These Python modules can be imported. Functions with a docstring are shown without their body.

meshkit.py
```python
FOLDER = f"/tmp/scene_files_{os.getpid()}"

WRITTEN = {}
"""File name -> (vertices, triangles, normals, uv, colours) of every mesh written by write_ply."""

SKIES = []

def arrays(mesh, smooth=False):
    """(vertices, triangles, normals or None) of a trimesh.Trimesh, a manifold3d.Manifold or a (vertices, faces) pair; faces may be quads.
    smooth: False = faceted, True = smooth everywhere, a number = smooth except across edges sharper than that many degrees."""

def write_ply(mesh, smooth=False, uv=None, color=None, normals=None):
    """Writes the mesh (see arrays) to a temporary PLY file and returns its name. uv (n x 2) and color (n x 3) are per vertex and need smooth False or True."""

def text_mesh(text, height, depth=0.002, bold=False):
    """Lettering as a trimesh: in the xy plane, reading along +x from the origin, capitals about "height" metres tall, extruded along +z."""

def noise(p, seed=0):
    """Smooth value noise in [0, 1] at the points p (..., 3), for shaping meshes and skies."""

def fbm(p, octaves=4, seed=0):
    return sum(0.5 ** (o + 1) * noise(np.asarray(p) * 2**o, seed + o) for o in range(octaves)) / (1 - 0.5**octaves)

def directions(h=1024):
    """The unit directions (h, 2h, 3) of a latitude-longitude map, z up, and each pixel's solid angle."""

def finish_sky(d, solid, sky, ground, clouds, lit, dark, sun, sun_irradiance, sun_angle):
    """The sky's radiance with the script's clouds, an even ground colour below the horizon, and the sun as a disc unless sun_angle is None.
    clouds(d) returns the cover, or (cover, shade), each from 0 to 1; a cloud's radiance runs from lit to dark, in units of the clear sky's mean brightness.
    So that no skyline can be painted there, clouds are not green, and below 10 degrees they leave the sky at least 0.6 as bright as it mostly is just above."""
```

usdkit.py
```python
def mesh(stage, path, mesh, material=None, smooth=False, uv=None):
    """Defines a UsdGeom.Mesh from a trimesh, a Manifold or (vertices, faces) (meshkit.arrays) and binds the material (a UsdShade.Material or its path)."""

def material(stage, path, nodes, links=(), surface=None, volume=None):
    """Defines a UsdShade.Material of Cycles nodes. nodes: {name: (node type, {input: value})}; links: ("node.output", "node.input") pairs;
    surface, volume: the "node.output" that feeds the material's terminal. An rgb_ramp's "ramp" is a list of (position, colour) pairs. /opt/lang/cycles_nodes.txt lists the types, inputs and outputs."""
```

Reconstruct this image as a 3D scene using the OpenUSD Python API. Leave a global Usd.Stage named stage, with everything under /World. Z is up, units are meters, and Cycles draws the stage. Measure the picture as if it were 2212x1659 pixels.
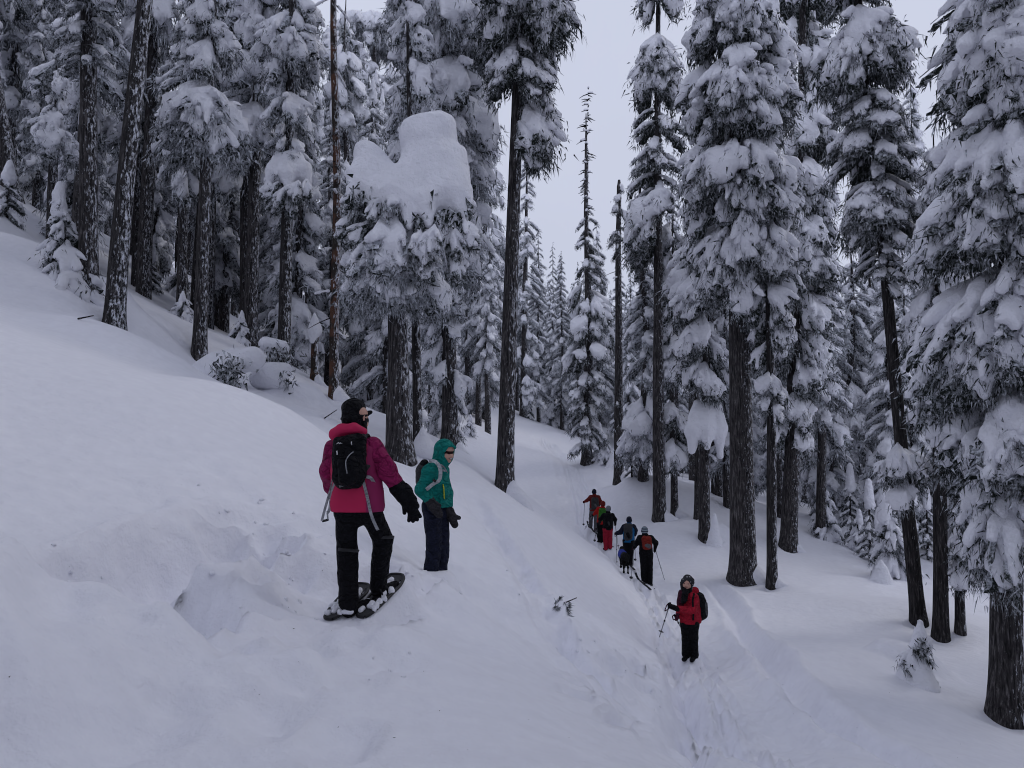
import math, random
import numpy as np, trimesh, usdkit, meshkit
from scipy.interpolate import RBFInterpolator
from pxr import Usd, UsdGeom, UsdLux, UsdShade, Gf, Sdf, Vt

random.seed(7)
stage = Usd.Stage.CreateInMemory()
UsdGeom.SetStageUpAxis(stage, 'Z')
world = UsdGeom.Xform.Define(stage, '/World')
stage.SetDefaultPrim(world.GetPrim())
UsdGeom.Scope.Define(stage, '/World/Looks')

# ------------------------------------------------------------------ camera
PITCH = math.radians(4.0)
FOC = 1650.0 / 2212.0            # focal length in picture widths
cam = UsdGeom.Camera.Define(stage, '/World/camera')
cam.CreateHorizontalApertureAttr(36.0); cam.CreateVerticalApertureAttr(27.0)
cam.CreateFocalLengthAttr(36.0 * FOC)
cam.CreateClippingRangeAttr(Gf.Vec2f(0.05, 2000))
cam.AddRotateXOp().Set(90.0 + math.degrees(PITCH))
cam.CreateExposureAttr(0.0)

# ------------------------------------------------------------------ sky and sun (overcast)
SUN_EL, SUN_AZ = math.radians(40), math.radians(62)      # azimuth = atan2(x, y)
sky_mat = usdkit.material(stage, '/World/Looks/sky_look', {
    'sky': ('sky_texture', {'sky_type': 'single_scattering', 'sun_disc': False, 'sun_elevation': SUN_EL, 'sun_rotation': SUN_AZ}),
    'tc': ('texture_coordinate', {}),
    'sep': ('separate_xyz', {}),
    'n': ('noise_texture', {'scale': 2.2, 'detail': 5.0, 'roughness': 0.5}),
    'rp': ('rgb_ramp', {'ramp': [(0.0, (5.2, 5.5, 6.8)), (0.35, (5.6, 5.93, 7.25)), (0.65, (5.95, 6.3, 7.65)), (1.0, (6.4, 6.75, 8.1))]}),
    'up': ('map_range', {'range_type': 'linear', 'from_min': 0.0, 'from_max': 1.0, 'to_min': 1.0, 'to_max': 1.12, 'clamp': True}),
    'mul': ('vector_math', {'math_type': 'scale'}),
    'mx': ('mix', {'fac': 0.96}),
    'bg': ('background_shader', {'strength': 0.1005}),
}, [('tc.generated', 'n.vector'), ('tc.generated', 'sep.vector'), ('n.fac', 'rp.fac'), ('sep.z', 'up.value'), ('rp.color', 'mul.vector1'), ('up.result', 'mul.scale'),
    ('sky.color', 'mx.color1'), ('mul.vector', 'mx.color2'), ('mx.color', 'bg.color')], surface='bg.background')
dome = UsdLux.DomeLight.Define(stage, '/World/sky')
UsdShade.MaterialBindingAPI.Apply(dome.GetPrim()).Bind(sky_mat)
dome.GetPrim().SetCustomDataByKey('kind', 'structure')
sun = UsdLux.DistantLight.Define(stage, '/World/sun')
sun.CreateIntensityAttr(0.14); sun.CreateAngleAttr(24.0); sun.CreateColorAttr(Gf.Vec3f(1.0, 0.97, 0.93))
sun.GetPrim().CreateAttribute('inputs:normalize', Sdf.ValueTypeNames.Bool).Set(True)
sun.AddRotateZOp().Set(-math.degrees(SUN_AZ)); sun.AddRotateXOp().Set(-(90 - math.degrees(SUN_EL)))

# ------------------------------------------------------------------ helpers
counts = {}
def free_path(parent, name):
    k = (parent, name); n = counts.get(k, 0); counts[k] = n + 1
    return f'{parent}/{name}' if n == 0 else f'{parent}/{name}_{n:03d}'
def tag(p, label=None, cat=None, group=None, kind=None):
    p = p.GetPrim() if hasattr(p, 'GetPrim') else p
    for k, v in (('label', label), ('category', cat), ('group', group), ('kind', kind)):
        if v: p.SetCustomDataByKey(k, v)
    return p
def obj(name, mesh, mat, parent='/World', smooth=True, **kw):
    parent = parent if isinstance(parent, str) else str(parent.GetPath())
    m = usdkit.mesh(stage, free_path(parent, name), mesh, mat, smooth=smooth)
    tag(m, **kw)
    return m.GetPrim()
def thing(name, loc=(0, 0, 0), rz=0.0, **kw):
    x = UsdGeom.Xform.Define(stage, free_path('/World', name))
    x.AddTranslateOp().Set(Gf.Vec3d(*map(float, loc)))
    if rz: x.AddRotateZOp().Set(float(rz))
    return tag(x, **kw)
def base_name(n):
    return n[:-4] if len(n) > 4 and n[-4] == '_' and n[-3:].isdigit() else n
def copy_of(src, loc, rz, scale, **kw):
    x = UsdGeom.Xform.Define(stage, free_path('/World', base_name(src.GetName())))
    x.GetPrim().GetReferences().AddInternalReference(src.GetPath())
    x.ClearXformOpOrder()
    x.AddTranslateOp(opSuffix='c').Set(Gf.Vec3d(*map(float, loc)))
    x.AddRotateZOp(opSuffix='c').Set(float(rz))
    x.AddScaleOp(opSuffix='c').Set(Gf.Vec3f(*scale))
    x.GetPrim().SetInstanceable(True)
    return tag(x, **kw)
def cat(ms):
    """join (verts, faces) pairs"""
    vs, fs, n = [], [], 0
    for v, f in ms:
        vs.append(np.asarray(v, float)); fs.append(np.asarray(f, int) + n); n += len(v)
    return np.vstack(vs), np.vstack(fs)
def tm(v, f): return trimesh.Trimesh(v, f, process=False)
def tube(pts, rad, sides=6, closed=True):
    p = np.asarray(pts, float); rad = np.broadcast_to(np.asarray(rad, float), (len(p),))
    t = np.gradient(p, axis=0); t /= np.linalg.norm(t, axis=1, keepdims=True) + 1e-12
    ref = np.array([0, 0, 1.0]) if abs(t[:, 2]).mean() < 0.8 else np.array([1.0, 0, 0])
    a = np.cross(t, ref); a /= np.linalg.norm(a, axis=1, keepdims=True) + 1e-12
    b = np.cross(t, a); an = np.arange(sides) * 2 * np.pi / sides
    v = (p[:, None] + rad[:, None, None] * (np.cos(an)[None, :, None] * a[:, None] + np.sin(an)[None, :, None] * b[:, None])).reshape(-1, 3)
    i, j = np.meshgrid(np.arange(len(p) - 1), np.arange(sides), indexing='ij'); i, j = i.ravel(), j.ravel()
    q = np.stack([i * sides + j, i * sides + (j + 1) % sides, (i + 1) * sides + (j + 1) % sides, (i + 1) * sides + j], -1)
    f = np.vstack([q[:, [0, 2, 1]], q[:, [0, 3, 2]]])
    if closed:
        n = len(v); v = np.vstack([v, p[0], p[-1]]); k = np.arange(sides); e = (len(p) - 1) * sides
        f = np.vstack([f, np.stack([np.full(sides, n), k, (k + 1) % sides], -1), np.stack([np.full(sides, n + 1), e + (k + 1) % sides, e + k], -1)])
    return v, f
def box(c, s, R=None):
    m = trimesh.creation.box(extents=s); v = np.array(m.vertices)
    if R is not None: v = v @ np.asarray(R).T
    return v + np.asarray(c), np.array(m.faces)
def surface_nets(F, org, h):
    """closed-ish iso-surface F=0 (F<0 inside) of a sampled field"""
    F = np.pad(F, 1, constant_values=1.0); org = np.asarray(org, float) - h
    nx, ny, nz = F.shape
    corners = [F[i:nx - 1 + i, j:ny - 1 + j, k:nz - 1 + k] for i in (0, 1) for j in (0, 1) for k in (0, 1)]
    C = np.stack(corners, -1); ins = C < 0
    act = ins.any(-1) & ~ins.all(-1)
    idx = np.full(act.shape, -1); idx[act] = np.arange(act.sum())
    A = C[act]; offs = np.array([(i, j, k) for i in (0, 1) for j in (0, 1) for k in (0, 1)], float)
    acc = np.zeros((len(A), 3)); cnt = np.zeros(len(A))
    for a in range(8):
        for b in range(a + 1, 8):
            if np.abs(offs[a] - offs[b]).sum() == 1:
                m = (A[:, a] < 0) != (A[:, b] < 0)
                t = A[m, a] / (A[m, a] - A[m, b])
                acc[m] += offs[a] + t[:, None] * (offs[b] - offs[a]); cnt[m] += 1
    v = org + (np.argwhere(act) + acc / cnt[:, None]) * h
    fs = []
    for ax in range(3):
        sl0 = [slice(None)] * 3; sl1 = [slice(None)] * 3
        sl0[ax] = slice(0, -1); sl1[ax] = slice(1, None)
        a0, a1 = F[tuple(sl0)] < 0, F[tuple(sl1)] < 0
        cr = np.argwhere(a0 != a1)
        u, w = [(1, 2), (2, 0), (0, 1)][ax]
        ok = (cr[:, u] > 0) & (cr[:, w] > 0) & (cr[:, u] < F.shape[u] - 1) & (cr[:, w] < F.shape[w] - 1)
        cr = cr[ok]; fl = a0[tuple(cr.T)]
        du = np.zeros(3, int); du[u] = 1; dw = np.zeros(3, int); dw[w] = 1
        q = np.stack([idx[tuple((cr - du - dw).T)], idx[tuple((cr - dw).T)], idx[tuple(cr.T)], idx[tuple((cr - du).T)]], -1)
        q = np.where(fl[:, None], q, q[:, ::-1])
        fs += [q[:, [0, 1, 2]], q[:, [0, 2, 3]]]
    return v, np.vstack(fs)
def sdf_mesh(caps, k, h, noise=0.0, nscale=5.0, seed=0, pad=None, clip=None):
    """smooth union of tapered capsules (a, b, ra, rb), or with a 5th entry (sx, sy, sz) of squashed ones"""
    pts = np.array([[c[0], c[1]] for c in caps], float).reshape(-1, 3)
    rm = max(max(c[2], c[3]) for c in caps) + k + noise + 2 * h
    lo, hi = pts.min(0) - rm, pts.max(0) + rm
    n = np.ceil((hi - lo) / h).astype(int) + 1
    ax = [lo[i] + np.arange(n[i]) * h for i in range(3)]
    F = np.full(tuple(n), 9.0)
    for a, b, ra, rb in caps:
        a, b = np.asarray(a, float), np.asarray(b, float)
        R = max(ra, rb) + k * 2 + 3 * h
        l = np.maximum(np.floor((np.minimum(a, b) - R - lo) / h).astype(int), 0)
        u = np.minimum(np.ceil((np.maximum(a, b) + R - lo) / h).astype(int) + 1, n)
        G = np.stack(np.meshgrid(*[ax[i][l[i]:u[i]] for i in range(3)], indexing='ij'), -1)
        ab = b - a; t = np.clip(((G - a) @ ab) / max(ab @ ab, 1e-9), 0, 1)
        d = np.linalg.norm(G - a - t[..., None] * ab, axis=-1) - (ra + (rb - ra) * t)
        S = F[l[0]:u[0], l[1]:u[1], l[2]:u[2]]
        hh = np.maximum(k - np.abs(S - d), 0) / k if k > 0 else 0
        F[l[0]:u[0], l[1]:u[1], l[2]:u[2]] = np.minimum(S, d) - hh * hh * k * 0.25
    if noise or clip is not None:
        G = np.stack(np.meshgrid(*ax, indexing='ij'), -1)
        if noise:
            near = np.abs(F) < noise * 2 + 3 * h
            F[near] += noise * 2 * (meshkit.fbm(G[near] * nscale + seed * 13.7, 3, seed) - 0.5)
        if clip is not None: F = np.maximum(F, clip(G))
    return surface_nets(F, lo, h)
def rot_z(a):
    c, s = math.cos(a), math.sin(a); return np.array([[c, -s, 0], [s, c, 0], [0, 0, 1]])
def unit(v): v = np.asarray(v, float); return v / (np.linalg.norm(v) + 1e-12)

# picture of 2212 x 1659 units -> a world point at forward distance y = d
def ray(px, py):
    u, v = (px - 1106) / 1650.0, (829.5 - py) / 1650.0
    return np.array([u, math.cos(PITCH) - v * math.sin(PITCH), v * math.cos(PITCH) + math.sin(PITCH)])
def P(px, py, d):
    r = ray(px, py); return r * (d / r[1])
def proj(p):
    x, y, z = p; f = y * math.cos(PITCH) + z * math.sin(PITCH); w = -y * math.sin(PITCH) + z * math.cos(PITCH)
    return 1106 + 1650 * x / f, 829.5 - 1650 * w / f

# ------------------------------------------------------------------ materials
def mat(name, nodes, links, surface='p.BSDF'):
    return usdkit.material(stage, '/World/Looks/' + name, nodes, links, surface=surface)
M = {}
SNOW = (0.83, 0.834, 0.89)
M['snow'] = mat('snow_ground_look', {
    'g': ('geometry', {}),
    'n1': ('noise_texture', {'scale': 42.0, 'detail': 8.0, 'roughness': 0.75}),
    'n2': ('noise_texture', {'scale': 5.0, 'detail': 4.0, 'roughness': 0.6}),
    'ad': ('math', {'math_type': 'multiply_add', 'value2': 0.16}),
    'b': ('bump', {'strength': 0.7, 'distance': 0.06}),
    'cr': ('rgb_ramp', {'ramp': [(0.3, (0.77, 0.773, 0.835)), (0.7, (0.82, 0.823, 0.88))]}),
    'p': ('principled_bsdf', {'roughness': 0.6, 'specular_ior_level': 0.25}),
}, [('g.position', 'n1.vector'), ('g.position', 'n2.vector'), ('n1.fac', 'ad.value1'), ('n2.fac', 'ad.value3'), ('ad.value', 'b.height'), ('b.normal', 'p.normal'), ('n2.fac', 'cr.fac'), ('cr.color', 'p.base_color')])
M['snow_load'] = mat('snow_load_look', {
    'g': ('geometry', {}),
    'n1': ('noise_texture', {'scale': 6.5, 'detail': 6.0, 'roughness': 0.66}),
    'b': ('bump', {'strength': 0.75, 'distance': 0.13}),
    'p': ('principled_bsdf', {'base_color': SNOW, 'roughness': 0.6, 'specular_ior_level': 0.25}),
}, [('g.position', 'n1.vector'), ('n1.fac', 'b.height'), ('b.normal', 'p.normal')])
def foliage(name, dark, light, frost):
    # needles with rime that has settled on the sides that look up
    return mat(name, {
        'g': ('geometry', {}), 'sep': ('separate_xyz', {}),
        'n': ('noise_texture', {'scale': 11.0, 'detail': 5.0, 'roughness': 0.75}),
        'ab': ('math', {'math_type': 'multiply_add', 'value2': 0.16}),
        'fr': ('map_range', {'from_min': 0.53 - frost * 0.14, 'from_max': 0.69 - frost * 0.14, 'to_min': 0.01, 'to_max': 0.66}),
        'cr': ('rgb_ramp', {'ramp': [(0.0, dark), (1.0, light)]}),
        'mx': ('mix', {'color2': (0.62, 0.645, 0.70)}),
        'p': ('principled_bsdf', {'roughness': 0.75, 'specular_ior_level': 0.2}),
    }, [('g.position', 'n.vector'), ('g.normal', 'sep.vector'), ('sep.z', 'ab.value1'), ('n.fac', 'ab.value3'), ('ab.value', 'fr.value'),
        ('g.random_per_island', 'cr.fac'), ('fr.result', 'mx.fac'), ('cr.color', 'mx.color1'), ('mx.color', 'p.base_color')])
M['needles'] = foliage('needles_look', (0.012, 0.017, 0.014), (0.055, 0.062, 0.055), 0.55)
M['needles_rime'] = foliage('needles_rime_look', (0.014, 0.018, 0.016), (0.06, 0.066, 0.06), 1.05)
M['needles_bare'] = foliage('needles_bare_look', (0.012, 0.017, 0.014), (0.055, 0.062, 0.054), 0.45)
def bark(name, dark, light, cover, scale=1.0, warm=None):
    nodes = {
        'tc': ('geometry', {}), 'mp': ('mapping', {'scale': (26 * scale, 26 * scale, 3.0 * scale)}),
        'mp2': ('mapping', {'scale': (19, 19, 6.5)}),
        'n': ('noise_texture', {'scale': 1.0, 'detail': 6.0, 'roughness': 0.7, 'distortion': 0.4}),
        'n2': ('noise_texture', {'scale': 1.0, 'detail': 7.0, 'roughness': 0.72}),
        'cr': ('rgb_ramp', {'ramp': [(0.38, dark), (0.55, tuple(.35 * q for q in light)), (0.66, light)]}),
        'dt': ('vector_math', {'math_type': 'dot_product', 'vector2': (0.93, -0.30, 0.2)}),
        'ma': ('math', {'math_type': 'multiply_add', 'value2': 0.10 + max(cover, 0) * 1.6}),
        'fr': ('map_range', {'from_min': 0.63 - cover, 'from_max': 0.72 - cover, 'to_min': 0.0, 'to_max': 0.72}),
        'mx': ('mix', {'color2': (0.74, 0.76, 0.83)}),
        'b': ('bump', {'strength': 0.9, 'distance': 0.05}),
        'p': ('principled_bsdf', {'roughness': 0.9, 'specular_ior_level': 0.15})}
    links = [('tc.position', 'mp.vector'), ('mp.vector', 'n.vector'), ('tc.position', 'mp2.vector'), ('mp2.vector', 'n2.vector'), ('n.fac', 'cr.fac'), ('tc.normal', 'dt.vector1'), ('dt.value', 'ma.value1'),
             ('n2.fac', 'ma.value3'), ('ma.value', 'fr.value'), ('fr.result', 'mx.fac'), ('mx.color', 'p.base_color'), ('n.fac', 'b.height'), ('b.normal', 'p.normal')]
    if warm:
        nodes.update({'n3': ('noise_texture', {'scale': 1.6, 'detail': 3.0}), 'r3': ('map_range', {'from_min': 0.47, 'from_max': 0.55}), 'm3': ('mix', {'color2': warm})})
        links += [('tc.position', 'n3.vector'), ('n3.fac', 'r3.value'), ('r3.result', 'm3.fac'), ('cr.color', 'm3.color1'), ('m3.color', 'mx.color1')]
    else: links += [('cr.color', 'mx.color1')]
    return mat(name, nodes, links)
M['bark'] = bark('bark_look', (0.010, 0.009, 0.010), (0.16, 0.148, 0.15), 0.015)
M['bark_dark'] = bark('bark_dark_look', (0.008, 0.007, 0.008), (0.10, 0.092, 0.092), -0.03)
M['bark_plastered'] = bark('bark_plastered_look', (0.010, 0.009, 0.010), (0.11, 0.103, 0.105), 0.025)
M['bark_red'] = bark('bark_red_look', (0.03, 0.022, 0.018), (0.09, 0.075, 0.066), 0.03, warm=(0.095, 0.048, 0.032))
def plain(name, col, rough=0.7, spec=0.3, var=0.25, scale=25.0, bump=0.25, folds=0.0, **kw):
    c = np.array(col)
    return mat(name, {'g': ('geometry', {}), 'n': ('noise_texture', {'scale': scale, 'detail': 4.0, 'roughness': 0.6}),
        'mp': ('mapping', {'scale': (9, 9, 14), 'rotation': (.5, .35, 0)}), 'f': ('noise_texture', {'scale': 1.0, 'detail': 2.0, 'roughness': 0.45, 'distortion': 1.1}),
        'cr': ('rgb_ramp', {'ramp': [(0.25, tuple(c * (1 - var))), (0.75, tuple(np.minimum(c * (1 + var), 1)))]}),
        'b': ('bump', {'strength': bump, 'distance': 0.02}), 'b2': ('bump', {'strength': folds, 'distance': 0.16}),
        'p': ('principled_bsdf', {'roughness': rough, 'specular_ior_level': spec, **kw})},
        [('g.position', 'n.vector'), ('g.position', 'mp.vector'), ('mp.vector', 'f.vector'), ('n.fac', 'cr.fac'), ('cr.color', 'p.base_color'), ('n.fac', 'b.height'), ('b.normal', 'b2.normal'), ('f.fac', 'b2.height'), ('b2.normal', 'p.normal')])
# ------------------------------------------------------------------ the snow slope
CTRL = [  # picture x, y, distance
 (0,1659,3.3),(500,1659,3.3),(1106,1659,3.4),(1300,1659,3.9),(1500,1659,5.0),(1750,1659,6.6),(2000,1659,8.2),(2212,1659,9.6),
 (1490,1425,14.8),(1395,1262,22.5),(1355,1225,26),(1312,1188,29.5),(1295,1168,31),(1282,1141,34),(1240,1030,48),(1180,960,65),(1150,915,80),
 (1220,1310,12),(1106,1100,17),(1250,1150,24),(1090,1060,20),(1500,1550,9.2),(1300,1500,8.0),(1200,1450,6.9),(1000,1450,5.2),(1106,1250,10),
 (190,635,20),(245,715,18),(430,775,21),(0,640,16),(0,450,28),(110,550,28),(722,860,22),(865,990,17),(972,955,24),(540,745,26),(615,800,24.5),
 (300,850,10),(0,900,8),(500,1000,8.6),(700,1080,8.8),(945,1262,8.8),(960,1275,7.8),(0,1250,4.8),(0,1450,3.8),(350,1200,6),(745,1325,6.3),(500,1400,4.7),(850,1400,5.4),
 (1425,1125,32),(1525,1165,30),(1605,1255,25),(1703,1185,31),(1985,1345,20.5),(2032,1380,19.5),(2175,1555,13),(1900,1230,32),(1760,1130,40),(1750,1400,15.5),(1950,1500,13),
 (1337,1043,38),(1268,1000,50),(1455,1115,34),(1800,1500,11.5)]
pts = [P(*c) for c in CTRL]
pts += [np.array(p, float) for p in [(0, 0, -1.52), (-6, 0, 0.6), (6, 0, -4.2), (0, -15, -2.5), (-15, -10, 5), (18, -8, -8), (-130, 0, 45), (130, 0, -22), (-130, 100, 52), (-45, 60, 22), (-25, 50, 12.5), (-12, 45, 5.5), (30, 60, -6), (45, 30, -11),
        (0, 110, 6), (-35, 100, 19), (40, 100, -2), (130, 100, -12), (0, 260, 42), (-130, 260, 80), (130, 260, 15), (15, 75, -2.6), (60, 160, 4), (-50, 160, 38), (3.45, 16.6, -4.22), (3.65, 18.6, -4.27), (3.8, 20.6, -4.28), (4.05, 24.2, -4.33), (3.9, 38, -3.55), (3.85, 43, -2.95), (3.4, 56, -1.5)]]
pts = np.array(pts)
_rbf = RBFInterpolator(pts[:, :2], pts[:, 2], kernel='thin_plate_spline', smoothing=0.0005)
def base_h(x, y):
    q = np.stack([np.ravel(x), np.ravel(y)], -1).astype(float)
    return _rbf(q).reshape(np.shape(x))
def hit_f(px, py, hf, dmin=2.2, dmax=200.0):
    r = ray(px, py); d = np.exp(np.linspace(math.log(dmin), math.log(dmax), 900))
    q = r[None] * (d / r[1])[:, None]
    g = q[:, 2] - hf(q[:, 0], q[:, 1])
    k = np.argmax(g < 0)
    if g[k] >= 0: raise ValueError(f'no ground at {px},{py}')
    if k == 0: return q[0]
    t = g[k - 1] / (g[k - 1] - g[k]); return q[k - 1] + t * (q[k] - q[k - 1])
def bh(px, py): return hit_f(px, py, base_h)
def seg_dist(x, y, pl):
    """distance to a polyline and signed side"""
    best = np.full(np.shape(x), 1e9); side = np.zeros(np.shape(x)); par = np.zeros(np.shape(x)); L = 0
    for a, b in zip(pl[:-1], pl[1:]):
        ab = b - a; l2 = ab @ ab + 1e-12
        t = np.clip(((x - a[0]) * ab[0] + (y - a[1]) * ab[1]) / l2, 0, 1)
        dx, dy = x - a[0] - t * ab[0], y - a[1] - t * ab[1]
        d = np.hypot(dx, dy); m = d < best
        best = np.where(m, d, best); side = np.where(m, np.sign(ab[0] * dy - ab[1] * dx), side); par = np.where(m, L + t * math.sqrt(l2), par)
        L += math.sqrt(l2)
    return best, side, par
def smooth_line(pl, n=40):
    pl = np.asarray(pl); t = np.r_[0, np.cumsum(np.linalg.norm(np.diff(pl, axis=0), axis=1))]
    from scipy.interpolate import PchipInterpolator
    return PchipInterpolator(t, pl)(np.linspace(0, t[-1], n))
def line_px(L, n=40): return smooth_line([bh(*p)[:2] for p in L], n)
FEAT = []   # (polyline, half width, depth, roughness, profile)
FEAT.append((line_px([(1540,1265),(1580,1320),(1614,1378),(1682,1458),(1761,1519),(1833,1577),(1894,1609),(1990,1655)]), 0.22, 0.24, 0.3, 'groove'))
FEAT.append((line_px([(1487,1440),(1500,1500),(1545,1545),(1588,1605),(1639,1652)]), 0.18, 0.18, 0.4, 'groove'))
FEAT.append((line_px([(1440,1380),(1470,1440),(1480,1520),(1500,1600),(1530,1655)]), 0.18, 0.14, 0.6, 'groove'))
FEAT.append((line_px([(1640,1652),(1500,1440),(1440,1330),(1395,1262),(1355,1225),(1312,1188),(1282,1141),(1262,1095),(1245,1040),(1200,985),(1170,945)]), 0.85, 0.17, 0.6, 'flat'))
FEAT.append((line_px([(1330,1500),(1222,1397),(1176,1310),(1110,1210),(1050,1130),(1010,1075)]), 0.26, 0.17, 0.6, 'flat'))
FEAT.append((line_px([(1500,1659),(1400,1560),(1330,1500)]), 0.30, 0.10, 0.5, 'flat'))
FEAT.append((line_px([(126,1290),(200,1240),(270,1213),(340,1185),(414,1163),(520,1140),(620,1130)]), 0.28, 0.22, 0.3, 'flat'))
FEAT.append((line_px([(475,1206),(440,1270),(380,1325),(302,1361)]), 0.16, 0.08, 0.2, 'groove'))
FEAT.append((line_px([(560,1180),(640,1190),(700,1230),(720,1310)]), 0.45, 0.14, 0.9, 'flat'))
_tl = FEAT[3][0]; _n = np.gradient(_tl, axis=0); _n = np.stack([-_n[:, 1], _n[:, 0]], -1) / np.linalg.norm(_n, axis=1, keepdims=True)
for o_ in (-.42, -.20, .16, .38): FEAT.append((_tl + _n * o_ + np.sin(np.linspace(0, 9 + o_ * 5, len(_tl)))[:, None] * _n * .05, .055, .075, 0, 'groove'))
FEAT.append((line_px([(660,1205),(560,1175),(470,1175),(350,1195),(245,1245),(195,1320),(215,1430),(300,1560)]), .30, .17, .45, 'flat'))
BUMPS = []  # centre, radii, height (world)
for (px, py, rx, ry, h) in [(30,1390,0.75,0.85,0.34),(325,1275,0.62,0.50,-0.24),(300,1365,.45,.18,.10),(690,1200,0.35,0.3,0.10),(560,1260,0.35,0.3,0.07),(850,1385,0.45,0.35,0.12),(960,1300,0.55,0.25,0.10),
                            (1010,1265,0.3,0.25,0.10),(730,1325,0.5,0.4,-0.14),(400,1470,0.4,0.35,0.05),(1140,1235,0.5,0.5,0.08)]:
    BUMPS.append((bh(px, py)[:2], rx, ry, h))
for (px, py, rx, ry, h) in [(270,760,1.6,1.5,0.45),(160,650,1.8,1.4,0.35),(1700,1440,1.6,1.0,0.16),(1850,1420,1.3,0.8,0.12),(800,870,1.2,1.5,0.3),(700,920,1.0,1.2,0.25),(560,900,1.3,1.6,0.3),
                            (1030,950,1.4,1.8,0.5),(960,890,1.2,1.6,0.35),(1540,1140,0.8,1.0,0.35),(1390,1040,1.2,1.5,0.3),(640,850,0.8,0.9,0.45),(300,705,1.1,.9,.38),(85,565,1.6,1.2,.5),(375,725,.9,.8,.32),(220,650,.8,.6,.3),(1960,1440,0.7,0.7,0.35)]:
    BUMPS.append((bh(px, py)[:2], rx, ry, h))
ROUGH = [(bh(*p)[:2], r) for p, r in [((620,1150), 1.3), ((560,1300), 0.9), ((700,1400), 0.8), ((1000,1280), 0.7), ((400,1450), 0.7), ((1250,1450), 0.8), ((1350,1400), 2.0), ((1150,1250), 1.0)]]
PRINTS = []   # centre, direction, half length, half width, depth: single footprints
def walk(L, step, gap, hl, hw, dep, seed):
    rg = np.random.default_rng(seed); pl = line_px(L, 200); s = np.r_[0, np.cumsum(np.linalg.norm(np.diff(pl, axis=0), axis=1))]; n = int(s[-1] / step)
    for i in range(n):
        u = (i + .5) * step; c = np.array([np.interp(u, s, pl[:, k]) for k in (0, 1)]); c2 = np.array([np.interp(u + .1, s, pl[:, k]) for k in (0, 1)]); t = unit(c2 - c)
        c = c + np.array([-t[1], t[0]]) * gap * (1 if i % 2 else -1) + rg.normal(size=2) * .04; a = rg.normal() * .18
        PRINTS.append((c, np.array([t[0] * math.cos(a) - t[1] * math.sin(a), t[0] * math.sin(a) + t[1] * math.cos(a)]), hl * rg.uniform(.85, 1.15), hw * rg.uniform(.85, 1.15), dep * rg.uniform(.6, 1.2)))
walk([(640,1640),(690,1520),(720,1400),(740,1340)], .5, .16, .28, .13, .045, 2)
walk([(770,1310),(860,1285),(940,1262)], .40, .14, .28, .12, .12, 3)
walk([(126,1290),(270,1213),(414,1163),(560,1140),(690,1170)], .42, .13, .22, .11, .14, 4)
walk([(430,1330),(520,1240),(600,1180),(650,1130)], .40, .16, .22, .11, .12, 5)
walk([(1640,1652),(1530,1500),(1460,1360),(1400,1270)], .50, .20, .26, .11, .10, 6)
walk([(1290,1560),(1330,1480),(1440,1430),(1490,1430)], .45, .14, .2, .1, .10, 7)
walk([(1330,1500),(1222,1397),(1176,1310),(1110,1210),(1050,1130)], .5, .12, .24, .1, .07, 8)
walk([(560,1600),(470,1480),(420,1400),(330,1330)], .5, .15, .25, .11, .04, 9)
PADS = []    # feet: (xy, radius, z) pressed flat
WELLS = []   # tree wells: (xy, radius)
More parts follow.
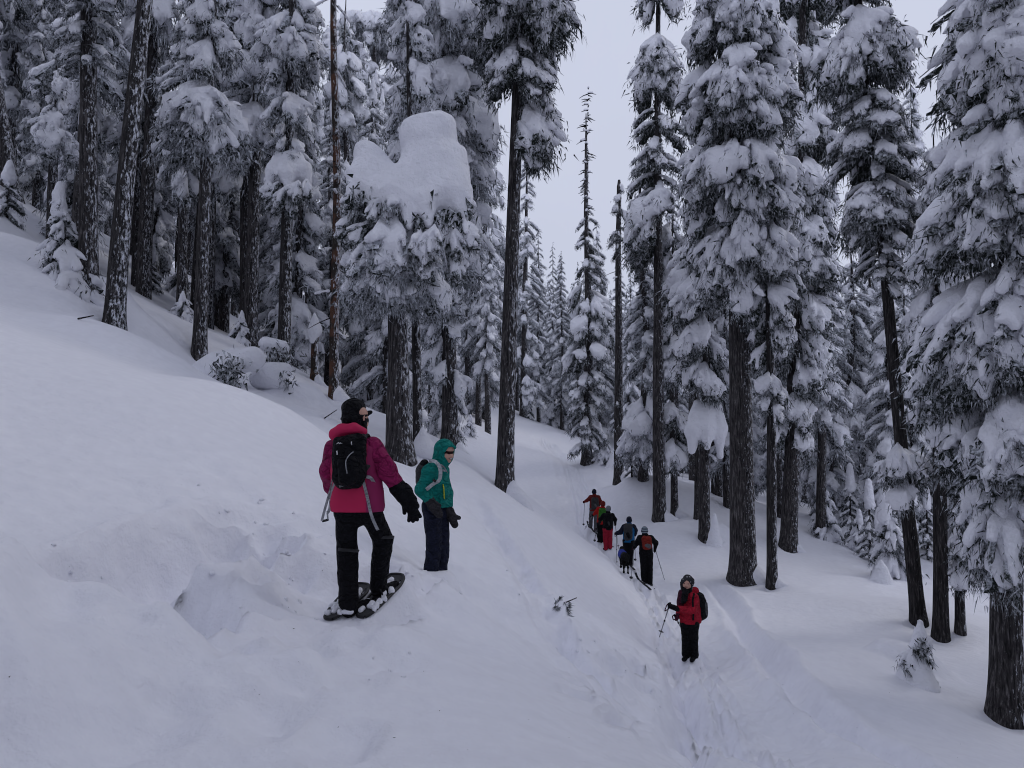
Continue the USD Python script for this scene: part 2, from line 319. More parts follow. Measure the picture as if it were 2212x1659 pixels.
def height(x, y, fine=True):
    x, y = np.asarray(x, float), np.asarray(y, float)
    z = base_h(x, y)
    dist = np.hypot(x, y)
    p3 = np.stack([x, y, 0 * x], -1)
    far = np.clip((dist - 14) / 15, 0, 1)
    z = z + (meshkit.fbm(p3 / 5.5 + 3.1, 3, 5) - 0.5) * (0.22 + 0.75 * far) + (meshkit.fbm(p3 / 1.3, 3, 9) - 0.5) * (0.10 + 0.08 * far)
    for c, rx, ry, h in BUMPS:
        q = ((x - c[0]) / rx) ** 2 + ((y - c[1]) / ry) ** 2
        z = z + 1.05 * h * np.exp(-q ** (2.6 if abs(h) > .22 and rx < 1 else 1.25))
    rough = np.zeros_like(z)
    for c, r in ROUGH: rough = np.maximum(rough, 0.8 * np.exp(-((x - c[0]) ** 2 + (y - c[1]) ** 2) / r ** 2))
    for pl, w, dep, ro, kind in FEAT:
        lo, hi = pl.min(0) - 2, pl.max(0) + 2
        m = (x > lo[0]) & (x < hi[0]) & (y > lo[1]) & (y < hi[1])
        if not m.any(): continue
        d, s, par = seg_dist(x[m], y[m], pl)
        L = np.linalg.norm(np.diff(pl, axis=0), axis=1).sum()
        fade = np.clip(np.minimum(par, L - par) / (2.5 * w) + 0.25, 0, 1)
        ww = w * (1 + 0.35 * (meshkit.noise(np.stack([par * 1.7, 0 * par, 0 * par], -1), 3) - 0.5))
        if kind == 'groove': prof = -np.exp(-(d / ww) ** 2) + 0.35 * np.exp(-((d - 1.9 * ww) / (0.6 * ww)) ** 2)
        else: prof = -1 / (1 + np.exp((d - ww) / ((.3 if w > .5 else .16) * ww + 0.02))) + 0.3 * np.exp(-((d - 1.35 * ww) / (0.35 * ww)) ** 2)
        z[m] += 1.35 * dep * prof * fade
        rough[m] = np.maximum(rough[m], ro * np.exp(-(d / (1.6 * w)) ** 4) * fade)
    z = z + rough * ((meshkit.fbm(p3 / 0.36, 3, 21) - 0.5) * 0.42 + (meshkit.fbm(p3 / 0.14, 2, 22) - 0.5) * 0.12)
    for c, t, hl, hw, dep in PRINTS:
        m = (np.abs(x - c[0]) < .9) & (np.abs(y - c[1]) < .9)
        if not m.any(): continue
        dx, dy = x[m] - c[0], y[m] - c[1]; u, w = (dx * t[0] + dy * t[1]) / hl, (-dx * t[1] + dy * t[0]) / hw
        q = np.sqrt(np.sqrt(u ** 4 + w ** 4))
        z[m] += 1.35 * dep * (-1 / (1 + np.exp((q - 1) / .10)) + .30 * np.exp(-((q - 1.35) / .25) ** 2))
    # wind and melt streaks that run down the bank
    bank = np.exp(-(((x - 1.0) / 1.6) ** 2 + ((y - 8.5) / 4.5) ** 2))
    ru, rv = x * .80 + y * .60, -x * .60 + y * .80
    z = z + bank * ((meshkit.fbm(np.stack([ru / 1.5, rv / .16, 0 * x], -1), 3, 31) - .5) * .07)
    for c, r in WELLS:
        m = (np.abs(x - c[0]) < 6 * r + 2) & (np.abs(y - c[1]) < 6 * r + 2)
        if m.any():
            d = np.hypot(x[m] - c[0], y[m] - c[1])
            z[m] -= 0.18 * np.exp(-(d / (r * 1.5 + 0.12)) ** 2)
    for c, r, zz in PADS:
        d = np.hypot(x - c[0], y - c[1]); k = np.exp(-(d / r) ** 4); z = z * (1 - k) + zz * k
    return z
def hit(px, py):
    d0 = bh(px, py)[1]; r = ray(px, py); d = np.linspace(d0 * .88, d0 * 1.14, 160); q = r[None] * (d / r[1])[:, None]
    g = q[:, 2] - height(q[:, 0], q[:, 1]); k = int(np.argmax(g < 0))
    if g[k] >= 0 or k == 0: return bh(px, py)
    t = g[k - 1] / (g[k - 1] - g[k]); return q[k - 1] + t * (q[k] - q[k - 1])
def ground(x, y): return float(height(np.array([x]), np.array([y]))[0])
def build_ground():
    def grow(a, b, s0, s1):
        out = [a]
        while out[-1] < b: out.append(out[-1] + s0 + (s1 - s0) * (out[-1] - a) / (b - a))
        return out[:-1]
    ys = np.r_[-np.array(grow(0.5, 60, 0.4, 8))[::-1], np.array(grow(-0.5, 2.2, 0.2, 0.06)), np.array(grow(2.2, 11, 0.055, 0.075)), np.array(grow(11, 34, 0.08, 0.28)), np.array(grow(34, 90, 0.3, 1.6)), np.array(grow(90, 330, 2, 12)), 330]
    xs_r = np.r_[np.array(grow(0, 4.5, 0.06, 0.07)), np.array(grow(4.5, 16, 0.075, 0.3)), np.array(grow(16, 60, 0.32, 1.6)), np.array(grow(60, 260, 2, 14)), 260]
    xs = np.r_[-xs_r[:0:-1], xs_r]
    X, Y = np.meshgrid(xs, ys, indexing='ij')
    Z = height(X, Y)
    v = np.stack([X, Y, Z], -1).reshape(-1, 3); nx, ny = X.shape
    i, j = np.meshgrid(np.arange(nx - 1), np.arange(ny - 1), indexing='ij'); a = (i * ny + j).ravel()
    f = np.vstack([np.stack([a, a + ny, a + ny + 1], -1), np.stack([a, a + ny + 1, a + 1], -1)])
    print('ground', len(f))
    obj('snow_slope', (v, f), M['snow'], kind='structure', label='wide snow covered mountain slope with trodden tracks')
# ------------------------------------------------------------------ snow laden boughs
import manifold3d as m3
def simpler(mesh, tol):
    """fewer triangles where the surface is nearly flat; drops crumbs"""
    v, f = mesh
    M_ = m3.Manifold(m3.Mesh(np.asarray(v, np.float32), np.asarray(f, np.uint32)))
    if M_.num_tri() == 0: return mesh
    M_ = max(M_.decompose(), key=lambda q: q.volume()).simplify(tol)
    o = M_.to_mesh(); return np.array(o.vert_properties[:, :3], float), np.array(o.tri_verts, int)
def sprigs(pos, dirs, length, width, rng):
    """many small needle sprays"""
    n = len(pos); d = dirs / (np.linalg.norm(dirs, axis=1, keepdims=True) + 1e-9)
    r = rng.normal(size=(n, 3)); s = np.cross(d, r); s /= np.linalg.norm(s, axis=1, keepdims=True) + 1e-9
    L = length * rng.uniform(0.5, 1.4, (n, 1)); W = width * rng.uniform(0.7, 1.4, (n, 1))
    v = np.stack([pos + s * W, pos + d * L + np.array([0, 0, -0.2]) * L, pos - s * W + d * L * rng.uniform(0, .35, (n, 1))], 1).reshape(-1, 3)
    return v, np.arange(n)[:, None] * 3 + [[0, 1, 2]]
def make_bough(seed, style, h, nspr, tol):
    rng = np.random.default_rng(seed)
    if style == 'tent':   a0, a1, spread, heavy, nf = rng.uniform(48, 66), rng.uniform(74, 86), rng.uniform(.26, .42), rng.uniform(.75, 1.05), 9
    elif style == 'hood':   a0, a1, spread, heavy, nf = rng.uniform(38, 52), rng.uniform(72, 84), rng.uniform(.36, .5), rng.uniform(1.05, 1.3), 9
    elif style == 'spray': a0, a1, spread, heavy, nf = rng.uniform(8, 25), rng.uniform(45, 66), rng.uniform(.42, .6), rng.uniform(.62, .8), 10
    elif style == 'thin':  a0, a1, spread, heavy, nf = rng.uniform(10, 25), rng.uniform(45, 70), rng.uniform(.45, .65), rng.uniform(.40, .55), 9
    n = 15; s = np.linspace(0, 1, n)
    th = np.radians(a0 + (a1 - a0) * s ** 0.7); wob = np.radians(rng.uniform(-18, 18)) * s
    dx = np.cos(th); step = np.stack([dx * np.cos(wob), dx * np.sin(wob), -np.sin(th)], -1) / (n - 1)
    ax = np.vstack([[0, 0, 0], np.cumsum(step, 0)])[:n]
    caps, low, wood = [], [], []
    lift = np.array([0.0, 0, 1.0]); outn = np.array([1.0, 0, 0]); under = np.array([-.04, 0, -.07])
    ph = rng.uniform(0, 6)
    if style in ('tent', 'hood'):
        def rad(t): return heavy * (.014 + .105 * min(t / .72, 1) * (1 - .45 * max(t - .72, 0) / .28)) * (1 + .15 * math.sin(t * 13 + ph))
    else:
      def rad(t): return heavy * (0.020 + 0.095 * np.sin(np.pi * min(max(t, 0.02), 1) ** 1.25) ** 0.9 * (1 - 0.12 * t)) * (1 + .22 * math.sin(t * 13 + ph))
    for i in range(n - 1):
        k = rad(s[i]), rad(s[i + 1])
        o = (lift * 0.6 + outn * 0.5 * s[i])
        if i % 2 == 0: low.append((ax[i] + under, ax[i + 1] + under, .06 + .05 * math.sin(math.pi * s[i]), .06 + .05 * math.sin(math.pi * s[i])))
        if rng.random() < (0.03 if style in ('tent', 'hood') else 0.10): continue
        caps.append((ax[i] + o * k[0], ax[i + 1] + o * k[1], *k))
    wood.append((ax, np.linspace(0.018, 0.006, n)))
    fing = [ax]
    for f in range(nf * 2):
        sd = 1 if f % 2 else -1
        si = (0.03 + (.68 if style in ('tent', 'hood') else .91) * ((f // 2) + rng.uniform(0.1, 0.9)) / nf)
        i = int(si * (n - 1)); p = ax[i] * 1.0; t = unit(ax[min(i + 1, n - 1)] - ax[max(i - 1, 0)])
        ln = spread * (0.25 + 0.85 * math.sin(math.pi * (0.06 + 0.8 * si)) ) * rng.uniform(0.6, 1.2) * 0.8
        m = 7; q = [p]
        if style in ('tent', 'hood'):      # side shoots of a drooping bough: they fan out and all hang down to about the same level
            ln = (1.05 - si) * rng.uniform(.75, 1.06) + .05; lat = spread * rng.uniform(.35, 1.3)
            d = unit(np.array([.12 * rng.normal(), sd * lat, .10]) + t); dr = -.035
        else:
            d = unit(np.array([0.35 + 0.25 * rng.normal(), sd, 0.0]) * rng.uniform(.6, 1.0) + t * rng.uniform(.4, 1.0)); dr = -.11 if style == 'spray' else -.17
        for j in range(m):
            d = unit(d + np.array([0.015, 0, dr]) + rng.normal(size=3) * 0.07); q.append(q[-1] + d * ln / m)
        q = np.array(q); fing.append(q); wood.append((q, 0.006))
        low.append((q[1] + under, q[4] + under, .05, .055)); low.append((q[4] + under, q[7] + under * .6, .055, .035))
        if rng.random() < {'tent': 0.9, 'hood': .95, 'spray': 0.82, 'thin': 0.7}[style]:
            end = rng.uniform(.62, .97); lump = rng.uniform(.75, 1.25)
            for j in range(m):
                if (j + .6) / m > end: break
                if rng.random() < (.02 if style in ('tent', 'hood') else .05): continue
                if style in ('tent', 'hood'): r0, r1 = [heavy * lump * (.016 + .062 * min((jj / m + si * .5) / .7, 1)) * (1 - .3 * (jj / m) ** 3) * rng.uniform(.85, 1.15) for jj in (j, j + 1)]
                else: r0, r1 = [heavy * lump * (0.036 + 0.040 * math.sin(math.pi * (jj / m) ** .9) + .018 * si) * (1 - .25 * jj / m) * rng.uniform(.75, 1.3) for jj in (j, j + 1)]
                o = lift * .55 + outn * .35
                caps.append((q[j] + o * r0, q[j + 1] + o * r1, r0, r1))
    k = {'tent': .05, 'hood': .075}.get(style, .03)
    snow = simpler(sdf_mesh(caps, k, h, noise=0.034, nscale=8.0, seed=seed % 97), tol)
    bulk = simpler(sdf_mesh(low, .03, max(h * 1.35, .06), noise=0.05, nscale=9.0, seed=seed % 89), tol * 2.2)
    pos, dirs = [], []
    for fi, q in enumerate(fing):
        m = int(nspr * (0.14 if fi == 0 else 0.86 / (len(fing) - 1)))
        tt = rng.uniform(0.1, 1.08, m) ** 0.7 * (len(q) - 1); i = np.clip(tt.astype(int), 0, len(q) - 2); fr = tt - i
        p = q[i] + (q[i + 1] - q[i]) * fr[:, None]; t = q[i + 1] - q[i]; t /= np.linalg.norm(t, axis=1, keepdims=True)
        d = t * 0.8 + rng.normal(size=(m, 3)) * 0.6 + np.array([0.1, 0, -0.5])
        pos.append(p + rng.normal(size=(m, 3)) * 0.05 + np.array([0, 0, -0.06])); dirs.append(d)
    hang = int(nspr * 0.3)      # fringe that hangs under the bough
    q = np.vstack(fing); i = rng.integers(0, len(q), hang)
    pos.append(q[i] + rng.normal(size=(hang, 3)) * .04 - np.array([0, 0, .08])); dirs.append(rng.normal(size=(hang, 3)) * .22 + np.array([0, 0, -1.0]))
    f = float(520.0 / nspr) ** 0.42
    leaf = sprigs(np.vstack(pos), np.vstack(dirs), 0.095 * f, 0.0088 * f, rng)
    w = [tube(ax[::3], [.02, .016, .012, .008, .005], 3, False)]
    if nspr > 250: w += [tube(q[::3], .006, 3, False) for q, _ in wood[1:]]
    return cat([leaf, bulk] + w), snow
LIB = {}
def lib(style, hi):
    k = (style, hi)
    if k not in LIB:
        n = {'tent': 9, 'hood': 5, 'spray': 6, 'thin': 5}[style]
        h, ns, tol = {3: (0.036, 560, .009), 2: (0.045, 420, .013), 1: (0.058, 240, .02), 0: (0.09, 105, .03)}[hi]
        LIB[k] = []
        for i in range(n):
            leaf, snow = make_bough(100 * len(style) + ord(style[0]) + i, style, h, ns, tol); nv, nf_, nn = meshkit.arrays(tm(*snow), True)
            LIB[k].append((leaf, (nv, nf_, nn)))
    return LIB[k]
REACH = {'tent': 0.42, 'hood': .52, 'spray': 0.86, 'thin': 0.72}
stats = {'tris': 0}
def raw(name, v, f, n, mat_, parent):
    m = UsdGeom.Mesh.Define(stage, free_path(str(parent.GetPath()), name))
    m.CreatePointsAttr(Vt.Vec3fArray.FromNumpy(v.astype(np.float32))); m.CreateFaceVertexCountsAttr(Vt.IntArray(len(f), 3))
    m.CreateFaceVertexIndicesAttr(Vt.IntArray.FromNumpy(np.ascontiguousarray(f, np.int32).ravel())); m.CreateSubdivisionSchemeAttr('none')
    if n is not None: m.CreateNormalsAttr(Vt.Vec3fArray.FromNumpy(n.astype(np.float32))); m.SetNormalsInterpolation('vertex')
    UsdShade.MaterialBindingAPI.Apply(m.GetPrim()).Bind(mat_)
    return m.GetPrim()
def place_bough(parent, style, hi, p, az, L, rng, needles='needles', name='bough', squash=1.0, tilt=0.0):
    L_ = lib(style, hi); leaf, snow = L_[rng.integers(len(L_))]
    S = np.array([L * rng.uniform(.9, 1.1), L * rng.uniform(.8, 1.15) * squash * (1 if rng.random() < .5 else -1), L * rng.uniform(.9, 1.12)])
    ct, st = math.cos(tilt), math.sin(tilt)
    R = rot_z(az) @ np.array([[ct, 0, st], [0, 1, 0], [-st, 0, ct]])
    flip = (lambda f: f) if S[1] > 0 else (lambda f: f[:, ::-1])
    b = raw('bough' if name is None else name, (leaf[0] * S) @ R.T + p, flip(leaf[1]), None, M[needles], parent)
    nn = (snow[2] / S) @ R.T; nn /= np.linalg.norm(nn, axis=1, keepdims=True) + 1e-9
    raw('snow_load', (snow[0] * S) @ R.T + p, flip(snow[1]), nn, M['snow_load'], b)
    stats['tris'] += len(leaf[1]) + len(snow[1])
def trunk_mesh(pts, radii, sides, seed, ridges=0.07, flare=True):
    """tapered trunk through pts with furrowed bark"""
    pts = np.asarray(pts); n = len(pts)
    v, f = tube(pts, 1.0, sides)
    c = np.vstack([np.repeat(pts, sides, 0), pts[:1], pts[-1:]]); r = np.r_[np.repeat(radii, sides), radii[0], radii[-1]]
    o = v - c; ang = np.arctan2(o[:, 1], o[:, 0])
    q = np.stack([np.cos(ang) * 3.2, np.sin(ang) * 3.2, c[:, 2] * 0.55], -1)
    k = 1 + ridges * 2 * (meshkit.fbm(q + seed, 3, seed) - .5)
    return c + o * (r * k)[:, None], f
def trunk_line(base, top, H, rng, bend=0.12, step=0.35):
    n = max(int(H / step), 6); t = np.linspace(0, 1, n)
    d = np.asarray(top) - base; w = rng.normal(size=4) * bend
    p = base + d * t[:, None]
    p[:, 0] += (w[0] * np.sin(t * 5) + w[1] * np.sin(t * 9 + 1)) * np.minimum(t * 3, 1) * .5
    p[:, 1] += (w[2] * np.sin(t * 4) + w[3] * np.sin(t * 8 + 2)) * np.minimum(t * 3, 1) * .5
    return p, t
def hero(name, base, width, top=None, H=24.0, bark='bark', zones=(), seed=0, label='', hi=1, taper=0.75, drift=0.0, needles='needles', cat_='tree', tipcrown=None, group=None, stubs=0, back=0.0, broken=False, sink=.4, gnd=None):
    """base: picture point where the trunk meets the snow; width: its width there in picture units; top: a picture point the trunk passes through;
    zones: (y at its bottom, y at its top, half width at bottom, half width at top, boughs, style, ...) in picture units along the trunk"""
    rng = np.random.default_rng(seed + 1000)
    if base[0] < 1050 and needles == 'needles': needles = 'needles_rime'
    g = hit(*base) if gnd is None else gnd
    d = g[1]; r0 = width * d / 1650 / 2 / 1.04
    if top is None: top = (base[0], base[1] - 600)
    tp = P(top[0], top[1], d + back)
    axis = (tp - g) / (tp[2] - g[2])
    if zones and not broken and min(q[1] for q in zones) > -60: H = max(P(base[0], min(q[1] for q in zones), d)[2] - g[2] + .5, 2.5)
    pts, t = trunk_line(g - axis * sink, g + axis * H, H + sink, rng, bend=0.1 * r0 / .3)
    org = g
    z = pts[:, 2] - g[2]
    if zones and not broken and min(q[1] for q in zones) > -60: taper = max(taper, .93)
    rad = r0 * (1 - taper * np.clip(z / H, 0, 1) ** (1.6 if taper > .9 else 1)) * (1 + 0.28 * np.exp(-np.maximum(z, -.2) / 0.35))
    if broken: rad[-1] *= .55
    th = thing(name, org, label=label, cat=cat_, group=group)
    sides = 22 if width > 25 else 14
    obj('trunk', trunk_mesh(pts - org, rad, sides, seed), M[bark], th)
    def at(zz): return np.array([np.interp(zz, z, pts[:, i]) for i in range(3)]) - org, np.interp(zz, z, rad)
    zt = lambda py: P(base[0], py, d)[2] - g[2]
    nb = 0
    for Z in zones:
        yb, yt, wb, wt, n, style = Z[:6]; opt = Z[6] if len(Z) > 6 else {}
        zb, ztop = zt(yb), zt(yt)
        n = int(n * .55) if yb < -40 else int(n * (1.2 if (wb + wt) * d / 3300 < 1.15 else 1.45))
        for i in range(n):
            u = (i + rng.uniform(0, 1)) / n
            style = Z[5] if Z[5] != 'tent' or rng.random() > .13 else 'hood'
            hw = .84 * (wb + (wt - wb) * u) * d / 1650 * rng.uniform(.7, 1.1)
            L = max(min(hw / REACH[style], rng.uniform(1.25, 2.1) * opt.get('big', 1)), 0.25); off = max(hw - L * REACH[style], 0) * (1 - rng.uniform(0, .75) ** 1.5)
            drop = {'tent': .90, 'hood': .82, 'spray': .5, 'thin': .55}[style]
            zz = zb + (ztop - zb) * u + drop * L * (1 - u) * opt.get('up', 1.0) + rng.normal() * .3 * opt.get('jit', 1)
            az = rng.uniform(0, 2 * np.pi)
            if 'side' in opt: az = math.radians(opt['side']) + rng.normal() * opt.get('fan', 0.8)
            elif opt.get('front', 0.35) > rng.random() and math.sin(az) > 0.3: az = -az
            p, rr = at(zz); p = p + np.array([math.cos(az), math.sin(az), 0]) * (rr * .6 + off); p[2] -= off * .35
            spx = L * 764 / d; lod = (3 if spx > 100 else 2 if spx > 66 else 1 if spx > 34 else 0)
            lod = 0 if yb + (yt - yb) * u < -60 else max(lod - (1 if math.sin(az) > .15 else 0) - (1 if math.sin(az) > .7 else 0), 0)
            place_bough(th, style, lod, p, az, L, rng, needles, tilt=opt.get('tilt', 0)); nb += 1
    for i in range(stubs):
        zz = rng.uniform(.08, .85) * H; az = rng.uniform(0, 2 * np.pi); p, rr = at(zz); ln = rng.uniform(.25, .9)
        dr = np.array([math.cos(az), math.sin(az), rng.uniform(-.5, .1)])
        q = np.array([p + dr * (rr * .5 + ln * k) + np.array([0, 0, -.15 * k * k * ln]) for k in np.linspace(0, 1, 5)])
        b = obj('dead_branch', tube(q, np.linspace(.022, .007, 5), 5), M['bark_dark'], th)
        if rng.random() < .6: obj('snow_load', sdf_mesh([(q[j] + [0, 0, .03], q[j + 1] + [0, 0, .03], .04 + .015 * (j % 2), .035) for j in range(1, 4)], .03, .03, .01, 9, i), M['snow_load'], b)
    if drift:    # the wedge of blown snow against the lee side of the foot
        az = -.15 + rng.normal() * .1; s = drift
        dd = np.array([math.cos(az), math.sin(az) - .2, 0]); gz = lambda q: ground(q[0] + org[0], q[1] + org[1]) - org[2]
        a = dd * r0 * .9; b2 = dd * (r0 + .55 * s); 
        caps = [(np.r_[a[:2], gz(a) + 0.02], np.r_[a[:2] * .9, gz(a) + .6 * s], .16 * s + .4 * r0, .05 * s), (np.r_[a[:2], gz(a) + .2 * s], np.r_[b2[:2], gz(b2) - .05], .2 * s + .3 * r0, .16 * s)]
        obj('snow_drift', sdf_mesh(caps, .2 * s, .05 * max(s, .6), .05, 3, seed % 50), M['snow_load'], th)
    return th, at, zt, d
def snow_cap(th, th_org, lumps, k=0.15, h=0.05, noise=0.035, seed=0, name='snow_cap', mat='snow_load', flat=None):
    caps = [(np.asarray(a) - th_org, np.asarray(b) - th_org, ra, rb) for a, b, ra, rb in lumps]
    return obj(name, simpler(sdf_mesh(caps, k, h, noise, 2.2, seed), .008), M[mat], th)
def fringe(th, og, spots, seed, style='tent'):
    """laden boughs that hang at the front of a cushion of snow"""
    rg_ = np.random.default_rng(seed)
    for x, y, d, L in spots: place_bough(th, style, 2, P(x, y, d) - og, -math.pi / 2 + rg_.normal() * .5 + (x - spots[len(spots) // 2][0]) * .012, L, rg_)
def tuft(th, p, dirs_down, n, L, spread, rng, name='needle_tuft', needles='needles'):
    pos = np.asarray(p) + rng.normal(size=(n, 3)) * spread
    d = rng.normal(size=(n, 3)) * .55 + np.asarray(dirs_down)
    return obj(name, sprigs(pos, d, L, L * .16, rng), M[needles], th, smooth=False)

# ------------------------------------------------------------------ whole trees for the forest behind
def fir(name, H, r0, crown0, hw, n, style_mix, seed, hi=0, lean=0.0, **kw):
    rng = np.random.default_rng(seed)
    th = thing(name, **kw)
    pts, t = trunk_line(np.array([0, 0, -.6]), np.array([lean, 0, H]), H, rng, step=.6)
    rad = r0 * (1 - .93 * np.clip(pts[:, 2] / H, 0, 1))
    obj('trunk', trunk_mesh(pts, rad, 9, seed), M['bark'], th)
    z0 = crown0 * H
    for i in range(n):
        u = (i + rng.uniform(.1, .9)) / n; u = u ** 0.85
        zz = z0 + (H - z0) * u
        L = hw * ((1 - u) ** .75 + 0.13) * rng.uniform(.75, 1.15); az = i * 2.4 + rng.normal() * .5
        style = style_mix[rng.integers(len(style_mix))]
        p = np.array([np.interp(zz, pts[:, 2], pts[:, k]) for k in range(3)])
        place_bough(th, style, hi, p + np.array([0, 0, .3 * L * (1 - u)]), az, L, rng, 'needles_rime')
    tip = pts[-1]
    obj('snow_cap', sdf_mesh([(tip + [0, 0, -.5], tip + [0, 0, .25], .13, .05), (tip + [.05, .05, -.9], tip + [0, 0, -.3], .2, .1)], .1, .07, .03, 4, seed % 50), M['snow_load'], th)
    return th
def far_fir(name, H, r0, crown0, hw, n, style_mix, seed, **kw):
    """small in the picture: one crown, one load of snow"""
    rng = np.random.default_rng(seed); th = thing(name, **kw)
    pts, t = trunk_line(np.array([0, 0, -.6]), np.array([0, 0, H]), H, rng, step=1.5)
    obj('trunk', trunk_mesh(pts, r0 * (1 - .97 * t), 6, seed), M['bark'], th)
    A, B = [], []
    for i in range(n):
        u = ((i + rng.uniform(.1, .9)) / n) ** .85; zz = crown0 * H + (H - crown0 * H) * u
        L = hw * ((1 - u) ** .75 + .15) * rng.uniform(.7, 1.2); az = i * 2.4 + rng.normal() * .5
        l_ = lib(style_mix[rng.integers(len(style_mix))], 0); leaf, snow = l_[rng.integers(len(l_))]; snow = snow[:2]
        R = rot_z(az); p = np.array([np.interp(zz, pts[:, 2], pts[:, k]) for k in range(3)]) + [0, 0, .25 * L]
        for q, out in ((leaf, A), (snow, B)): out.append(((q[0] * L) @ R.T + p, q[1]))
    c = obj('crown', cat(A), M['needles_rime'], th, smooth=False); obj('snow_load', cat(B), M['snow_load'], c)
    return th
# ------------------------------------------------------------------ the trees one can tell apart
def T(*a, **k): return hero(*a, **k)
# wells and drifts at the feet are part of the ground, so they are set before anything stands on it
FEET = dict(pole=(190,635), plastered=(245,715), tented=(430,775), mid=(540,745), cap=(612,800), red=(722,860), ghost=(865,990), pair=(903,975), tall=(972,955), lone=(1090,1060), slim=(1337,1043),
            trail=(1425,1125), bushy=(1457,1115), clump=(1523,1165), behind=(1507,1122), giant=(1605,1255), slimr=(1668,1268), dark=(1703,1185), leaner=(1985,1345), post=(2032,1378), edge=(2172,1552), spire=(1268,1000))
for k, p in FEET.items():
    q = hit(*p); WELLS.append((q[:2], {'giant': .45, 'edge': .35, 'ghost': .34}.get(k, .22)))
WELLS = [w for w in WELLS]
# left slope
T('conifer', FEET['pole'], 42, (192, 100), 24, 'bark', [(150,20,70,75,16,'spray'),(20,-500,80,60,26,'tent')], 1, 'dark straight trunk at upper left below a flat snow cap and foliage ring', drift=.5)
T('conifer', FEET['plastered'], 44, (306, 0), 24, 'bark_plastered', [(-60,-500,60,50,16,'tent')], 2, 'leaning trunk at upper left plastered with wind blown snow on its right side', drift=0)
T('conifer', FEET['tented'], 31, (462, 0), 23, 'bark', [(315,160,85,70,13,'tent',{'up':.9,'big':1.7,'jit':.6}),(160,40,60,35,10,'tent',{'big':1.5}),(60,-400,45,50,22,'tent')], 3, 'tree at left whose snow tents spread like a pitched roof above its bare trunk', hi=2, drift=.3)
T('conifer', FEET['mid'], 31, (556, 200), 24, 'bark', [(360,200,60,62,14,'tent'),(200,-50,62,62,20,'tent'),(-50,-420,60,40,18,'tent')], 4, 'straight tree with long drooping snow tents right of the roof shaped snow tents', drift=0, needles='needles_rime')
th, at, zt, d = T('conifer', FEET['cap'], 30, (626, 300), 24, 'bark_plastered', [(440,330,48,55,12,'spray'),(330,180,30,50,9,'tent'),(180,0,60,55,18,'tent'),(0,-400,55,40,18,'tent')], 5, 'tree with a flat rounded snow cushion halfway up, left of the reddish dead trunk', drift=.4, needles='needles_rime')
og = hit(*FEET['cap']); snow_cap(th, og, [(P(602,338,d-.1), P(596,376,d-.25), .16, .32), (P(640,328,d-.1), P(648,372,d-.25), .18, .33), (P(622,340,d-.2), P(622,378,d-.4), .2, .34), (P(588,365,d-.3), P(578,410,d-.4), .2, .1), (P(660,362,d-.3), P(668,412,d-.4), .2, .1), (P(622,380,d-.6), P(624,425,d-.75), .22, .1)], k=.2, noise=.06, seed=5)
fringe(th, og, [(583,385,d-.4,.8),(602,392,d-.65,.9),(624,398,d-.75,.9),(645,390,d-.65,.9),(663,382,d-.4,.8),(612,420,d-.4,.9),(640,420,d-.4,.9)], 82)
# dead reddish trunk
T('dead_snag', FEET['red'], 22, (724, 150), 16, 'bark_red', [(420,250,24,20,6,'thin'),(700,600,18,22,3,'thin')], 6, 'dead reddish trunk with peeling bark and few short branches, behind the magenta jacket', stubs=16, cat_='dead tree', drift=.8, taper=.45, broken=True)
# broken stump with a pointed hood of snow
og = hit(680, 822); d = og[1]
th, at, zt, d = T('broken_stump', (680, 822), 17, (680, 600), P(680, 722, d)[2] - og[2], 'bark_red', [], 7, 'short broken reddish stump under a pointed hood of snow', cat_='stump', taper=.1, drift=.5)
snow_cap(th, og, [(P(680,712,d), P(680,676,d), .26, .05), (P(676,722,d-.1), P(674,738,d-.15), .16, .08)], seed=7)
# the tree with the huge hood of snow
og = hit(*FEET['ghost']); gd = og[1]
th, at, zt, d = T('conifer', FEET['ghost'], 56, (850, 560), P(905, 290, gd)[2] - og[2], 'bark', [(560,480,85,115,22,'tent',{'up':.4}),(480,420,115,95,16,'spray')], 8, 'stout trunk under the huge rounded hood of snow behind the two nearest hikers', hi=2, taper=.5)
snow_cap(th, og, [(P(900,290,d-.1), P(952,280,d-.1), .40, .38), (P(985,340,d-.1), P(990,430,d-.3), .3, .34), (P(905,298,d), P(896,410,d-.25), .36, .56), (P(940,284,d), P(956,415,d-.25), .36, .52), (P(925,296,d+.3), P(925,400,d+.3), .40, .6), (P(792,330,d), P(795,400,d-.2), .32, .42), (P(815,352,d), P(850,415,d-.4), .30, .42),
                  (P(775,380,d-.4), P(758,450,d-.55), .26, .12), (P(842,420,d-.6), P(838,470,d-.8), .28, .12), (P(880,430,d-.65), P(884,490,d-.9), .26, .1), (P(920,430,d-.7), P(926,485,d-.9), .26, .11), (P(985,390,d-.3), P(1002,480,d-.5), .26, .12), (P(810,410,d-.5), P(802,460,d-.75), .22, .11)], k=.2, h=.042, noise=.095, seed=8)
fringe(th, og, [(778,400,d-.55,.6),(815,425,d-.75,.6),(985,400,d-.55,.65),(768,455,d-.55,.7),(800,475,d-.7,.8),(838,485,d-.8,.8),(872,500,d-.9,.8),(905,495,d-.95,.85),(940,485,d-.9,.85),(972,480,d-.75,.8),(998,470,d-.6,.8),(855,535,d-.7,.9),(915,540,d-.7,.9),(800,520,d-.6,.9),(965,530,d-.6,.9)], 81)
rg = np.random.default_rng(8)
for (x, y, n) in [(780,420,50),(845,455,60),(905,470,60),(985,470,60),(950,455,50),(812,440,40),(760,440,40)]:
    tuft(th, P(x, y + 8, d - .7) - og, (0, -.3, -.8), n, .22, .16, rg)
